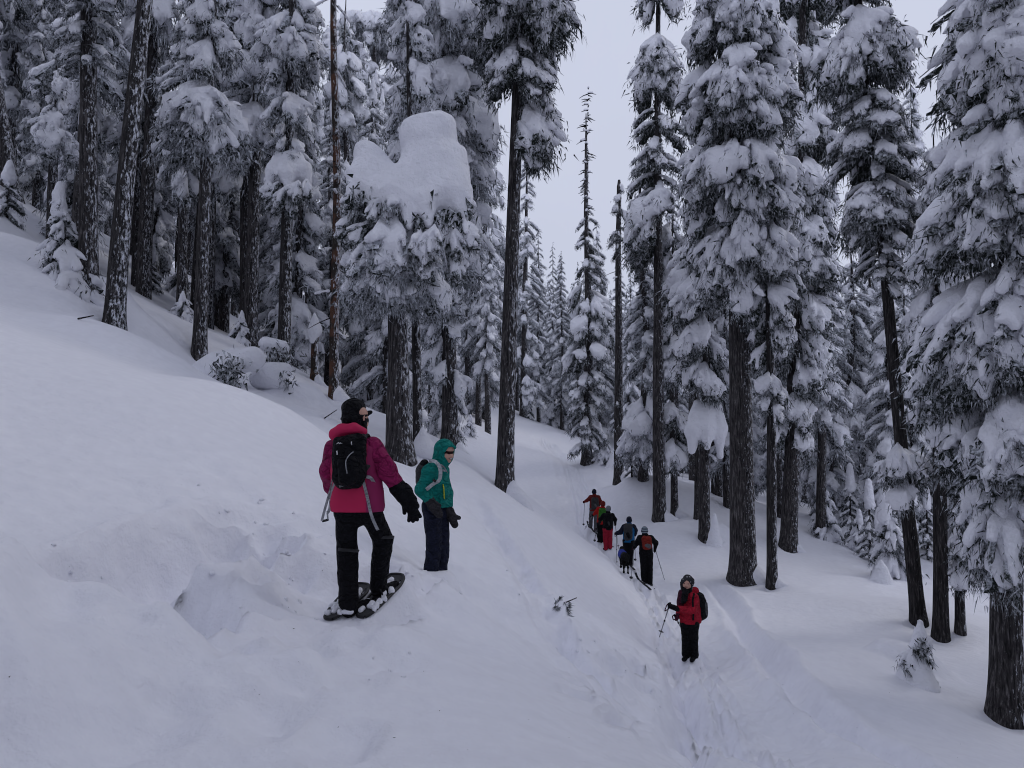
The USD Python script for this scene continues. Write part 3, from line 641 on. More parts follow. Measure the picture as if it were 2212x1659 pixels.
T('conifer', FEET['pair'], 22, (893, 500), 20, 'bark_plastered', [(540,350,45,60,14,'tent'),(200,-300,50,40,16,'tent')], 9, 'slim snow streaked trunk touching the stout trunk of the huge snow hood', drift=1.0)
T('conifer', FEET['tall'], 36, (968, 400), 26, 'bark', [(860,740,30,45,6,'tent'),(740,600,45,50,9,'tent'),(600,420,60,80,20,'tent'),(420,150,100,120,40,'tent'),(150,-80,130,130,36,'tent'),(-80,-500,120,70,40,'tent')], 10, 'tall broad tree with layered drooping boughs right of the huge snow hood', hi=1, drift=.6, needles='needles_rime')
T('conifer', (800, 815), 26, (805, 300), 26, 'bark', [(500,330,60,75,18,'tent'),(330,130,85,100,28,'tent'),(130,-60,105,110,28,'tent'),(-60,-450,100,60,30,'tent')], 11, 'dark tree with layered snow tents rising behind the left of the huge snow hood', drift=0, gnd=None, needles='needles_rime')
# the lone trunk beside the gap
T('conifer', FEET['lone'], 40, (1122, 100), 23, 'bark', [(330,210,68,82,9,'tent',{'side':-10,'fan':.7,'front':0}),(190,80,95,110,26,'spray',{'tilt':.12}),(80,-60,105,90,22,'tent'),(-60,-400,85,50,22,'tent')], 12, 'bare dark trunk standing alone left of the open sky, snow fringed crown on top', hi=2, drift=.8, needles='needles_bare')
# centre, along the trail
T('dead_spire', FEET['spire'], 24, (1271, 170), 30, 'bark', [(980,800,45,52,26,'spray'),(800,620,52,44,26,'tent'),(620,470,42,26,20,'spray'),(470,360,16,12,6,'thin')], 13, 'dead twin topped spire of a tree in the gap, snowy boughs lower down', cat_='dead tree', taper=.9, stubs=0)
T('conifer', FEET['slim'], 22, (1336, 440), 16.5, 'bark', [(960,830,14,18,4,'thin'),(560,470,34,26,8,'thin'),(455,425,18,14,4,'tent')], 14, 'slim trunk with a broken snowy tip right of the twin topped spire', stubs=10, drift=.9, taper=.55, broken=True)
T('conifer', FEET['trail'], 29, (1421, 100), 27, 'bark', [(560,420,60,75,16,'tent',{'side':175,'fan':.9}),(420,230,75,62,22,'spray'),(230,60,58,46,20,'tent'),(60,-250,46,30,18,'tent')], 15, 'tall straight trunk beside the trail, right of the skiers in file', hi=1, drift=.8, needles='needles_bare')
T('conifer', FEET['bushy'], 16, (1452, 600), 17, 'bark', [(1010,930,30,36,8,'tent'),(930,880,34,26,7,'tent'),(860,700,32,38,12,'tent'),(700,480,44,30,16,'tent')], 16, 'thin tree with rounded snow bushes low on its stem beside the tall straight trunk', drift=.7)
th, at, zt, d = T('conifer', FEET['clump'], 25, (1516, 600), 20, 'bark', [(980,880,36,40,9,'spray'),(860,690,36,55,16,'tent'),(690,520,60,50,18,'tent'),(520,330,50,30,14,'tent')], 17, 'tree with a thick white snow cushion on its lower boughs left of the giant trunk', hi=2, drift=.8)
og = hit(*FEET['clump']); snow_cap(th, og, [(P(1506,872,d-.2), P(1500,922,d-.35), .16, .36), (P(1546,866,d-.2), P(1552,920,d-.35), .17, .34), (P(1526,880,d-.3), P(1526,920,d-.45), .2, .36), (P(1498,935,d-.4), P(1494,975,d-.4), .3, .14), (P(1552,930,d-.4), P(1556,985,d-.4), .3, .12), (P(1525,920,d-.5), P(1528,965,d-.6), .3, .14)], k=.2, noise=.07, seed=17)
T('conifer', FEET['behind'], 15, (1504, 600), 18, 'bark', [(640,420,40,30,14,'tent')], 18, 'narrow dark trunk just behind the tree with the white snow cushion')
T('conifer', FEET['giant'], 58, (1598, 640), 29, 'bark', [(640,480,60,95,20,'tent'),(480,300,110,120,34,'tent'),(300,120,120,115,34,'tent'),(120,-60,115,105,30,'tent'),(-60,-450,100,60,34,'tent')], 19, 'giant thick trunk right of the woman in the red jacket, wide crown of snow tents', hi=2, drift=.9)
T('conifer', FEET['slimr'], 23, (1660, 700), 19, 'bark_plastered', [(880,800,26,32,6,'tent'),(800,620,30,48,14,'tent'),(620,420,56,50,18,'tent'),(420,250,50,30,14,'tent')], 20, 'slim trunk standing close to the right of the giant trunk', hi=1, drift=.5)
T('conifer', FEET['dark'], 37, (1718, 600), 29, 'bark', [(980,850,40,44,8,'tent'),(850,620,50,70,20,'tent'),(620,350,80,85,34,'tent'),(350,80,85,75,32,'tent',{'side':20,'fan':1.6}),(80,-300,75,50,28,'tent')], 21, 'dark tapering tree with hanging boughs behind and right of the giant trunk', hi=1, drift=.5)
T('conifer', FEET['leaner'], 31, (1880, 250), 25, 'bark_dark', [(640,520,46,70,12,'spray',{'front':.2}),(520,380,95,110,28,'spray'),(380,200,105,90,32,'spray'),(200,20,85,72,28,'tent'),(20,-250,70,40,24,'tent'),(1090,930,36,42,8,'tent')], 22, 'dark trunk leaning left under a dense conical snow covered crown', hi=2, drift=0)
T('conifer', FEET['post'], 31, (2026, 800), 14.5, 'bark_dark', [(900,760,42,55,10,'tent'),(760,560,60,70,18,'tent'),(560,330,70,25,20,'tent')], 23, 'straight dark trunk between the leaning tree and the big tree at the right edge', hi=2, drift=0)
T('conifer', (2075, 1368), 20, (2070, 900), 16, 'bark', [(1250,1130,40,45,8,'tent'),(1000,800,40,36,12,'tent')], 24, 'short trunk half hidden behind the boughs of the right edge tree', hi=1)
T('conifer', FEET['edge'], 66, (2190, 300), 22, 'bark', [(1190,1030,70,95,9,'tent',{'side':200,'fan':.8,'front':0}),(1030,840,110,120,20,'tent'),(840,560,140,150,36,'tent'),(560,250,150,120,36,'tent'),(250,-60,120,110,34,'tent'),(-60,-450,110,60,30,'tent')], 25, 'big tree at the right edge with heavy snow tents and a thick dark trunk', hi=3, drift=.6)
# trees a little further in, left slope
T('conifer', (112, 552), 25, (118, 300), 15, 'bark_plastered', [(340,250,45,40,9,'tent'),(250,160,40,14,9,'tent')], 26, 'tree with a conical snow topped crown at far left', drift=0)
T('conifer', (32, 425), 26, (-10, 150), 18, 'bark_plastered', [(100,-250,60,50,24,'tent')], 27, 'pale snow plastered trunk leaning left at the left edge')
T('conifer', (305, 592), 14, (312, 200), 20, 'bark_plastered', [(260,0,36,45,14,'tent'),(0,-300,45,30,14,'tent')], 28, 'thin snow coated trunk right of the plastered leaning trunk')
og = hit(395, 640); d = og[1]
th, at, zt, d = T('conifer', (395, 640), 26, (385, 400), P(370, 300, d)[2] - og[2], 'bark', [(440,400,40,55,12,'spray')], 29, 'smaller tree hooded by an egg shaped lump of snow, left of the roof shaped tents', hi=2)
snow_cap(th, og, [(P(352,300,d), P(345,350,d-.3), .42, .60), (P(370,340,d-.2), P(390,370,d-.4), .5, .42), (P(345,380,d-.4), P(352,410,d-.6), .45, .2), (P(400,370,d-.3), P(408,420,d-.5), .36, .16)], k=.2, h=.06, noise=.07, seed=29)
for i, (bx, w, tx, ty, H, zs, bk, lb) in enumerate([
    (505, 13, 508, 300, 17, [(600,420,34,34,12,'tent'),(420,180,40,30,14,'tent')], 'bark', 'narrow trunk between the two tented trees at left, snow cone halfway'),
    (645, 13, 648, 300, 20, [(420,150,44,36,16,'tent'),(150,-200,40,25,12,'tent')], 'bark', 'thin dark trunk right of the tree with the snow cushion'),
    (664, 11, 664, 300, 18, [(560,300,36,34,14,'tent'),(300,60,34,20,12,'tent')], 'bark_plastered', 'thin snow streaked trunk behind the broken stump'),
    (748, 20, 748, 400, 22, [(690,560,44,46,12,'tent'),(560,330,48,52,20,'tent'),(330,0,55,50,22,'tent')], 'bark', 'snowy tree right behind the reddish dead trunk'),
    (560, 10, 562, 300, 18, [(600,380,30,32,12,'tent'),(380,150,30,22,12,'tent')], 'bark_plastered', 'thin frosted stem right of the straight tented tree'),
    (470, 16, 476, 300, 18, [(640,460,36,34,12,'tent'),(300,50,44,34,14,'tent')], 'bark', 'snow covered tree right behind the roof shaped tents')]):
    T('conifer', (bx, {505: 680, 645: 775, 664: 790, 748: 830, 560: 700, 470: 705}[bx]), w, (tx, ty), H, bk, zs, 30 + i, lb, hi=1, needles='needles_rime', drift=.3 if i % 2 else 0)
# centre background
for i, (bx, by, w, tx, H, zs, lb) in enumerate([
    (1045, 905, 20, 1050, 24, [(880,700,40,50,16,'tent'),(700,450,55,50,26,'tent'),(450,250,48,20,20,'tent')], 'snow covered tree behind and left of the lone bare trunk'),
    (1130, 900, 16, 1138, 24, [(880,700,40,44,18,'tent'),(700,480,46,40,24,'spray'),(480,320,36,12,18,'spray')], 'narrow frosted tree just right of the lone bare trunk'),
    (1390, 1035, 20, 1388, 27, [(1000,850,44,50,18,'tent'),(850,600,55,60,28,'spray'),(600,330,60,26,26,'spray')], 'dense dark fir behind the slim trunk with the broken tip'),
    (1835, 1135, 30, 1838, 19, [(1130,980,85,85,26,'tent'),(980,800,85,70,30,'tent'),(800,560,66,30,30,'spray')], 'full snow laden fir among the saplings at right'),
    (1945, 1120, 24, 1950, 17, [(1040,900,50,50,12,'tent'),(900,700,55,50,18,'tent'),(700,520,46,20,16,'tent')], 'tree with a tall rounded snow mound left of the leaning dark trunk'),
    (1790, 1130, 26, 1786, 24, [(1050,850,60,64,22,'tent'),(850,620,66,50,26,'spray'),(620,430,45,12,20,'spray')], 'tall snow coated fir right of the dark tapering tree')]):
    T('conifer', (bx, by), w, (tx, 400), H, 'bark', zs, 40 + i, lb, hi=1, needles='needles_rime', taper=.92)

# stubs and the second tip of the dead spire
og = hit(*FEET['spire']); sp = stage.GetPrimAtPath('/World/dead_spire'); rs = np.random.default_rng(13)
d = og[1]; tw = np.array([P(1266, y, d) - og for y in (470, 400, 330, 280, 245)]); obj('second_top', tube(tw, np.linspace(.16, .03, 5), 7), M['bark'], sp)
for k_ in range(70):
    y = rs.uniform(180, 470); x = 1271 - (y - 170) * .012 if k_ % 3 or y < 260 else 1265; p = P(x, y, d) - og; az = rs.uniform(0, 6.28); ln = rs.uniform(.25, .75)
    q_ = np.array([p + [math.cos(az) * ln * t, math.sin(az) * ln * t, .04 * ln - .3 * ln * t * t] for t in (0, .5, 1)]); b_ = obj('dead_branch', tube(q_, [.05, .035, .015], 4), M['needles'] if k_ % 2 else M['bark_dark'], sp)
    if rs.random() < .4: obj('snow_load', simpler(sdf_mesh([(q_[0] + [0, 0, .05], q_[1] + [0, 0, .06], .06, .08)], .02, .045), .005), M['snow_load'], b_)
# ------------------------------------------------------------------ saplings in the snow
def sapling(px, py, h, w, n, seed, label, style='tent', bend=0.0, hood=True, group=None):
    rng = np.random.default_rng(seed + 500); g = hit(px, py); th = thing('sapling', g, label=label, cat='sapling', group=group)
    t = np.linspace(0, 1, 8); pts = np.stack([bend * h * t ** 2, 0 * t, -.25 + (h + .25) * t], -1)
    obj('stem', tube(pts, .035 * h ** .5 * (1 - .8 * t) + .006, 7), M['bark_dark'], th)
    for i in range(n):
        u = (i + .5) / n; L = w * (1 - u * .8) * rng.uniform(.8, 1.15) / REACH[style]
        p = np.array([np.interp(u * h * .85 + .25 * L, pts[:, 2], pts[:, k]) for k in range(3)])
        place_bough(th, style, 1, p, i * 2.4 + rng.normal() * .4, L, rng)
    if hood:
        tip = pts[-1]; r = w * .24
        obj('snow_cap', sdf_mesh([(tip + [0, 0, -.45 * h * .5], tip + [0, 0, .02], r, r * .45), (tip + [bend * .1, 0, -.3 * h], tip + [0, 0, -.1], r * 1.3, r * .6)], r * .8, max(r * .16, .03), .05, 4, seed), M['snow_load'], th)
    return th, g
SAP = [(325,625,1.9,.62,'sapling bent under round snow clumps beside the thin coated trunk'),(380,640,1.7,.6,'small snow clad sapling left of the roof tented trunk'),(400,690,.9,.42,'tiny snow ball sapling on the slope left of the roof tented trunk'),
       (470,690,1.3,.5,'rounded sapling right of the roof tented trunk'),(515,735,1.0,.36,'small sapling with dark needles against the straight tented trunk'),(143,600,2.4,.6,'slender frosted sapling beside the leftmost dark straight trunk'),(15,470,2.0,.75,'snow draped sapling at the left edge'),
       (655,760,2.2,.6,'snow laden sapling between the cushion tree and the stump'),(770,830,3.0,.75,'white young fir right of the reddish dead trunk'),(800,800,4.6,1.0,'tall white young fir between the reddish trunk and the stout trunk'),
       (1012,935,1.2,.4,'small snow ball sapling right of the tall broad tree'),(925,890,1.5,.4,'thin snow cone sapling left of the tall broad tree'),(1145,905,3.0,.7,'snow tented sapling right of the lone bare trunk'),(1188,918,4.5,1.0,'pale symmetrical young fir at the end of the trail'),
       (1305,1000,2.6,.7,'drooping sapling at the foot of the twin topped spire'),(1365,1030,2.2,.5,'sapling with a pointed snow tent right of the slim trunk'),(1815,1150,2.4,.7,'snow laden young fir left of the row of saplings at right'),
       (1775,1120,2.6,.5,'narrow young fir at the left end of the sapling row'),(1880,1212,3.4,.72,'tallest sapling of the row at right with dark gaps'),(1850,1190,1.8,.5,'small hooded sapling in the middle of the sapling row'),(1937,1250,3.2,.85,'broad sapling leaning on the leaning dark trunk'),
       (2005,1210,3.6,.6,'narrow sapling between the leaning tree and the straight dark trunk'),(1960,1130,4.6,.8,'young snowy fir behind the leaning dark trunk'),(1790,1165,3.0,.7,'snowy young fir with wide skirts near the dark tapering tree'),(1838,1172,3.6,.75,'young fir rising behind the small hooded sapling'),(1866,1155,4.4,.8,'taller young fir at the back of the sapling row'),(1915,1228,2.4,.55,'little fir at the front of the sapling row'),(1990,1185,4.4,.8,'young fir between the two dark trunks at right')]
for i, (x, y, h, w, lb) in enumerate(SAP): sapling(x, y, h, w, int(7 + h * 4), i, lb, 'tent' if i % 3 else 'spray', bend=.12 * math.sin(i * 2.1))
# bent sapling in the open at right, hooded with snow, dark needles showing
th, g = sapling(1978, 1470, 1.15, .3, 3, 60, 'bent sapling hooded with snow in the open at right, dark needles showing', bend=.05, hood=False); d = g[1]; rg = np.random.default_rng(60)
obj('snow_cap', sdf_mesh([(P(1985,1398,d) - g, P(1987,1345,d) - g, .17, .06), (P(1972,1420,d) - g, P(1968,1450,d) - g, .15, .18), (P(1992,1440,d-.1) - g, P(1990,1480,d-.15) - g, .13, .3), (P(1962,1470,d) - g, P(1985,1485,d) - g, .22, .3), (P(2005,1385,d) - g, P(2008,1410,d) - g, .07, .05)], .1, .03, .03, 4, 60), M['snow_load'], th)
for (x, y) in [(1992,1390),(1985,1400),(2000,1410),(2006,1425),(1978,1405),(1962,1440)]: tuft(th, P(x, y, d - .17) - g, (.1, -.4, -.7), 26, .12, .05, rg, needles='needles_bare')
# hummocks: boulders and brush buried in snow
def hummock(lumps, tufts, d, seed, label, k=.25):
    g = hit(*lumps[0][:2]) if d is None else P(lumps[0][0], lumps[0][1], d); dd = g[1]; rg = np.random.default_rng(seed)
    th = thing('snow_hummock', g, label=label, cat='snow mound')
    obj('snow', sdf_mesh([(P(a, b, dd + e) - g, P(a2, b2, dd + e2) - g, r1, r2) for a, b, e, a2, b2, e2, r1, r2 in lumps], k, .06, .04, 1.6, seed), M['snow_load'], th)
    for (x, y, o, n, s) in tufts: tuft(th, P(x, y, dd + o) - g, (.2, -.5, -.6), n, .2, s, rg)
    return th
hm = hit(500, 830)[1]
hummock([(490,795,.1,548,775,.2,.26,.24),(440,805,.3,510,778,.5,.30,.28),(545,772,.2,556,778,.5,.24,.20),(470,815,.15,440,835,.3,.32,.25),(470,790,.6,540,775,.9,.35,.3)], [(497,800,-.5,110,.2),(505,820,-.45,60,.14),(492,790,-.5,60,.2)], hm, 71, 'overhanging snow covered boulder with frosted brush beneath, left of the reddish trunk')
hummock([(575,742,.6,612,748,.6,.20,.16),(585,803,0,615,800,.2,.26,.2),(560,818,0,605,828,0,.26,.2)], [(580,775,.3,80,.2),(595,770,.3,60,.16),(565,790,.2,50,.16),(620,820,-.2,40,.12),(612,775,.4,50,.18)], hm + 1.5, 72, 'buried brush with hanging dark needles under snow between hummock and stump')
for i, (x, y, h, r, lb) in enumerate([(1905,1255,.75,.34,'pointed snow cone left of the leaning dark trunk'),(1545,1178,1.25,.26,'tall narrow snow cone beside the snow cushion tree'),(1100,1050,.8,.2,'small snow cone at the foot of the lone bare trunk'),(1325,1010,1.2,.4,'snow cone at the foot of the slim trunk'),(905,905,1.6,.2,'tall snow pillar leaning on the slim streaked trunk')]):
    g = hit(x, y); th = thing('snow_cone', g, label=lb, cat='snow cone')
    obj('snow', sdf_mesh([((0,0,-.2), (0,0,h - .08), r * 1.25, r * .22), ((-r * .3,0,-.2), (0,0,h * .5), r * 1.3, r * .5)], r * .5, .04, .03, 3, i), M['snow_load'], th)
    obj('stump', tube([(0,.02,-.2), (0,.02,h * .6)], [.06, .04], 7), M['bark_dark'], th)

# ------------------------------------------------------------------ the forest behind: seven trees and their copies
protos = []
GL = [('in the forest up the left slope', 'conifers in the forest up the left slope'),
      ('beyond the trail', 'conifers in the forest beyond the trail'),
      ('down the right slope', 'conifers in the forest down the right slope')]
MIX = [['tent', 'tent', 'spray'], ['spray', 'spray', 'tent'], ['tent', 'tent', 'thin'], ['spray', 'thin', 'spray']]
PROTO = [lambda **k: fir('forest_conifer', 18, .26, .32, 1.75, 60, MIX[0], 201, **k), lambda **k: fir('forest_conifer', 16, .22, .12, 1.7, 70, MIX[1], 202, **k),
         lambda **k: fir('forest_conifer', 20, .28, .40, 1.7, 56, MIX[2], 203, **k), lambda **k: fir('forest_conifer', 14, .18, .06, 1.5, 66, MIX[0], 204, **k)]
FAR = [lambda **k: far_fir('distant_conifer', 20, .25, .08, 2.0, 62, MIX[1], 211, **k), lambda **k: far_fir('distant_conifer', 17, .22, .15, 1.9, 56, MIX[0], 212, **k), lambda **k: far_fir('distant_conifer', 22, .25, .10, 1.7, 66, MIX[3], 213, **k)]
first = {}
FORM = {(False, 0): 'with a bare lower stem', (False, 1): 'boughs almost to the ground', (False, 2): 'narrow, its crown high up', (False, 3): 'short and full down to the snow',
        (True, 0): 'distant and dense', (True, 1): 'distant, under snow tents', (True, 2): 'distant and slender'}
def tags(lab, far, k): return dict(label=f'snowy conifer {lab[0]}, {FORM[far, k]}', cat='conifer', group=f'{lab[1]}, {FORM[far, k]}')
taken = []
def skyline(px):
    """the highest picture row a background tree may reach, so that the open sky stays open"""
    K = [(-400,-900),(680,-900),(700,150),(1030,150),(1060,300),(1140,330),(1150,470),(1200,500),(1240,520),(1300,460),(1330,440),(1345,330),(1480,300),(1500,260),(1790,300),(1800,520),(1860,560),(1890,440),(1960,350),(2060,330),(2100,100),(2150,-900),(2700,-900)]
    return np.interp(px, [k[0] for k in K], [k[1] for k in K])
rg = np.random.default_rng(77)
def forest(region, lab, n, xr, yr, far):
    made = tries = 0
    while made < n and tries < n * 40:
        tries += 1
        y = math.exp(rg.uniform(math.log(yr[0]), math.log(yr[1]))); px = rg.uniform(*xr); x = (px - 1106) / 1650 * y * 1.0
        if any((x - a) ** 2 + (y - b) ** 2 < (1.25 + y * .012) ** 2 for a, b in taken): continue
        if region(x, y): continue
        z = ground(x, y); P0 = FAR if far else PROTO
        k = int(rg.integers(len(P0))); H0 = ([20, 17, 22] if far else [18, 16, 20, 14])[k]
        s = rg.uniform(.8, 1.3); bx, by = proj((x, y, z)); ty = skyline(bx)
        if by < ty + 60 or by > 1500: continue
        Hm = P(bx, ty, y)[2] - z
        if H0 * s > Hm: s = Hm / H0 * rg.uniform(.8, 1.0)
        if s < .35: continue
        taken.append((x, y)); made += 1
        sx = min(max(s, .75), 1.15) * rg.uniform(.9, 1.15)
        loc, rz, sc = (x, y, z), rg.uniform(0, 360), (sx, sx, s)
        key = (far, k)
        if key not in first:
            o = P0[k](**tags(lab, far, k)); first[key] = o
            xf = UsdGeom.Xformable(o); xf.ClearXformOpOrder()
            xf.AddTranslateOp(opSuffix='c').Set(Gf.Vec3d(*map(float, loc))); xf.AddRotateZOp(opSuffix='c').Set(float(rz)); xf.AddScaleOp(opSuffix='c').Set(Gf.Vec3f(*map(float, sc)))
        else:
            copy_of(first[key], loc, rz, tuple(map(float, sc)), **tags(lab, far, k))
    print('forest', lab[1], made, tries)
trail_pl = line_px([(1312,1188),(1282,1141),(1245,1040),(1200,985),(1170,945),(1160,920)])
def off_left(x, y): return x > -2.5 - (y - 24) * .03 or y < 27 or seg_dist(np.array([x]), np.array([y]), trail_pl)[0][0] < (5 if y < 45 else 8)
def off_far(x, y): return seg_dist(np.array([x]), np.array([y]), trail_pl)[0][0] < 5.0
def off_right(x, y): return y < 33 or seg_dist(np.array([x]), np.array([y]), trail_pl)[0][0] < (6 if y < 45 else 8) or x < 6.5 + (y - 30) * .05
forest(off_left, GL[0], 76, (-150, 1010), (27, 62), False)
forest(off_far, GL[1], 10, (1010, 1230), (58, 80), False)
forest(off_right, GL[2], 44, (1400, 2350), (35, 62), False)
forest(off_left, GL[0], 40, (-150, 1010), (60, 110), True)
forest(off_far, GL[1], 95, (1000, 1520), (80, 150), True)
forest(off_right, GL[2], 70, (1400, 2350), (58, 130), True)
# twin topped dark fir against the sky at right
gx, gy = 31.5, 60.0
for dx, top, lb in ((0, 135, 'taller dark fir tip against the open sky at upper right'), (-1.5, 155, 'shorter dark fir tip against the open sky at upper right')):
    x = (1993 - 1106) / 1650 * gy + dx; z = ground(x, gy); H = P(1990, top, gy)[2] - z
    far_fir('dark_fir', H, .25, .1, 2.9, 150, ['thin', 'spray', 'tent'], 230 + int(dx * 2), label=lb, cat='fir'); 
    o = stage.GetPrimAtPath('/World/dark_fir' if dx == 0 else '/World/dark_fir_001'); UsdGeom.Xformable(o).ClearXformOpOrder(); UsdGeom.Xformable(o).AddTranslateOp(opSuffix='c').Set(Gf.Vec3d(x, gy, z))
# ------------------------------------------------------------------ people
def cloth(name, col, rough=.75, **k): M[name] = plain(name + '_look', col, rough, .12, var=.14, scale=60, bump=.15, folds=.95, **k)
for n_, c_ in dict(magenta=(.43,.013,.072), purple=(.22,.012,.075), black_cloth=(.0045,.0045,.0065), navy=(.011,.013,.028), teal=(.004,.17,.145), red_cloth=(.36,.012,.030), dark_red=(.15,.018,.016), bright_red=(.42,.018,.016), red_pants=(.33,.014,.035),
                   blue=(.012,.13,.32), green=(.04,.16,.025), grey_cloth=(.10,.10,.11), grey_strap=(.30,.31,.33), light_grey=(.42,.44,.46), pack_grey=(.045,.045,.048), maroon=(.05,.01,.022), grey_hat=(.17,.18,.20), pale_blue=(.16,.22,.27), mitten_grey=(.030,.028,.032), pack_red=(.20,.022,.016), dog_coat=(.008,.008,.009), vest_blue=(.035,.055,.33), yellow=(.55,.60,.05), lens=(.02,.008,.008), pole_grey=(.22,.22,.24), ski_dark=(.03,.03,.035), white_mark=(.6,.6,.62), hair=(.012,.009,.007), lips=(.35,.12,.10)).items(): cloth(n_, c_)
M['skin'] = plain('skin_look', (.44, .25, .19), .55, .35, var=.08, scale=30, bump=.1)
M['plastic'] = plain('plastic_look', (.008, .008, .010), .45, .3, var=.2, bump=.1)
# the two tone jacket: its right flank and sleeve are plum, the rest magenta
_pl = P((750 + 425 / 2.812) * .8848, (950 + 600 / 2.812) * .8848, 6.3)
M['two_tone'] = mat('two_tone_cloth_look', {'g': ('geometry', {}), 's': ('separate_xyz', {}), 'm': ('map_range', {'from_min': float(_pl[0]) - .004, 'from_max': float(_pl[0]) + .004}),
    'n': ('noise_texture', {'scale': 18.0, 'detail': 4.0}), 'mx': ('mix', {'color1': (.43,.013,.072), 'color2': (.22,.012,.075)}), 'b': ('bump', {'strength': .3, 'distance': .02}), 'p': ('principled_bsdf', {'roughness': .7, 'specular_ior_level': .25})},
    [('g.position', 's.vector'), ('g.position', 'n.vector'), ('s.x', 'm.value'), ('m.result', 'mx.fac'), ('mx.color', 'p.base_color'), ('n.fac', 'b.height'), ('b.normal', 'p.normal')])
M['knit'] = mat('patterned_knit_look', {'g': ('geometry', {}), 'mp': ('mapping', {'scale': (17, 17, 22)}), 'v': ('voronoi_texture', {'scale': 1.0, 'feature': 'f1', 'randomness': .25}), 'cr': ('rgb_ramp', {'ramp': [(.24, (.26, .26, .28)), (.32, (.010, .010, .013))]}), 'p': ('principled_bsdf', {'roughness': .9})},
    [('g.position', 'mp.vector'), ('mp.vector', 'v.vector'), ('v.distance', 'cr.fac'), ('cr.color', 'p.base_color')])
M['striped'] = mat('striped_knit_look', {'g': ('geometry', {}), 's': ('separate_xyz', {}), 'w': ('math', {'math_type': 'multiply', 'value2': 95.0}), 'si': ('math', {'math_type': 'sine'}), 'cr': ('rgb_ramp', {'ramp': [(.45, (.03, .04, .06)), (.55, (.24, .30, .34))]}), 'p': ('principled_bsdf', {'roughness': .9})},
    [('g.position', 's.vector'), ('s.z', 'w.value1'), ('w.value', 'si.value1'), ('si.value', 'cr.fac'), ('cr.color', 'p.base_color')])
def Z1(x, y, d): return P((750 + x / 2.812) * .8848, (950 + y / 2.812) * .8848, d)
def Z2(x, y, d): return P((1370 + x / 3.385) * .8848, (1150 + y / 3.385) * .8848, d)
def ribbon(pts, width, thick=.004, face=(0, -1, 0)):
    """a flat strap along pts that faces towards face"""
    p = np.asarray(pts, float); t = np.gradient(p, axis=0); t /= np.linalg.norm(t, axis=1, keepdims=True) + 1e-9
    n = np.asarray(face, float); s = np.cross(t, n); s /= np.linalg.norm(s, axis=1, keepdims=True) + 1e-9; n = np.cross(s, t)
    a, b = s * width / 2, n * thick / 2
    v = np.stack([p - a - b, p + a - b, p + a + b, p - a + b], 1).reshape(-1, 3); m = len(p)
    i, j = [q.ravel() for q in np.meshgrid(np.arange(m - 1), np.arange(4), indexing='ij')]
    q = np.stack([i * 4 + j, i * 4 + (j + 1) % 4, (i + 1) * 4 + (j + 1) % 4, (i + 1) * 4 + j], -1)
    e = (m - 1) * 4
    return v, np.vstack([q[:, [0, 1, 2]], q[:, [0, 2, 3]], [[0, 2, 1], [0, 3, 2], [e, e + 1, e + 2], [e, e + 2, e + 3]]])
def spline(pts, n=16):
    return smooth_line(np.asarray(pts, float), n)
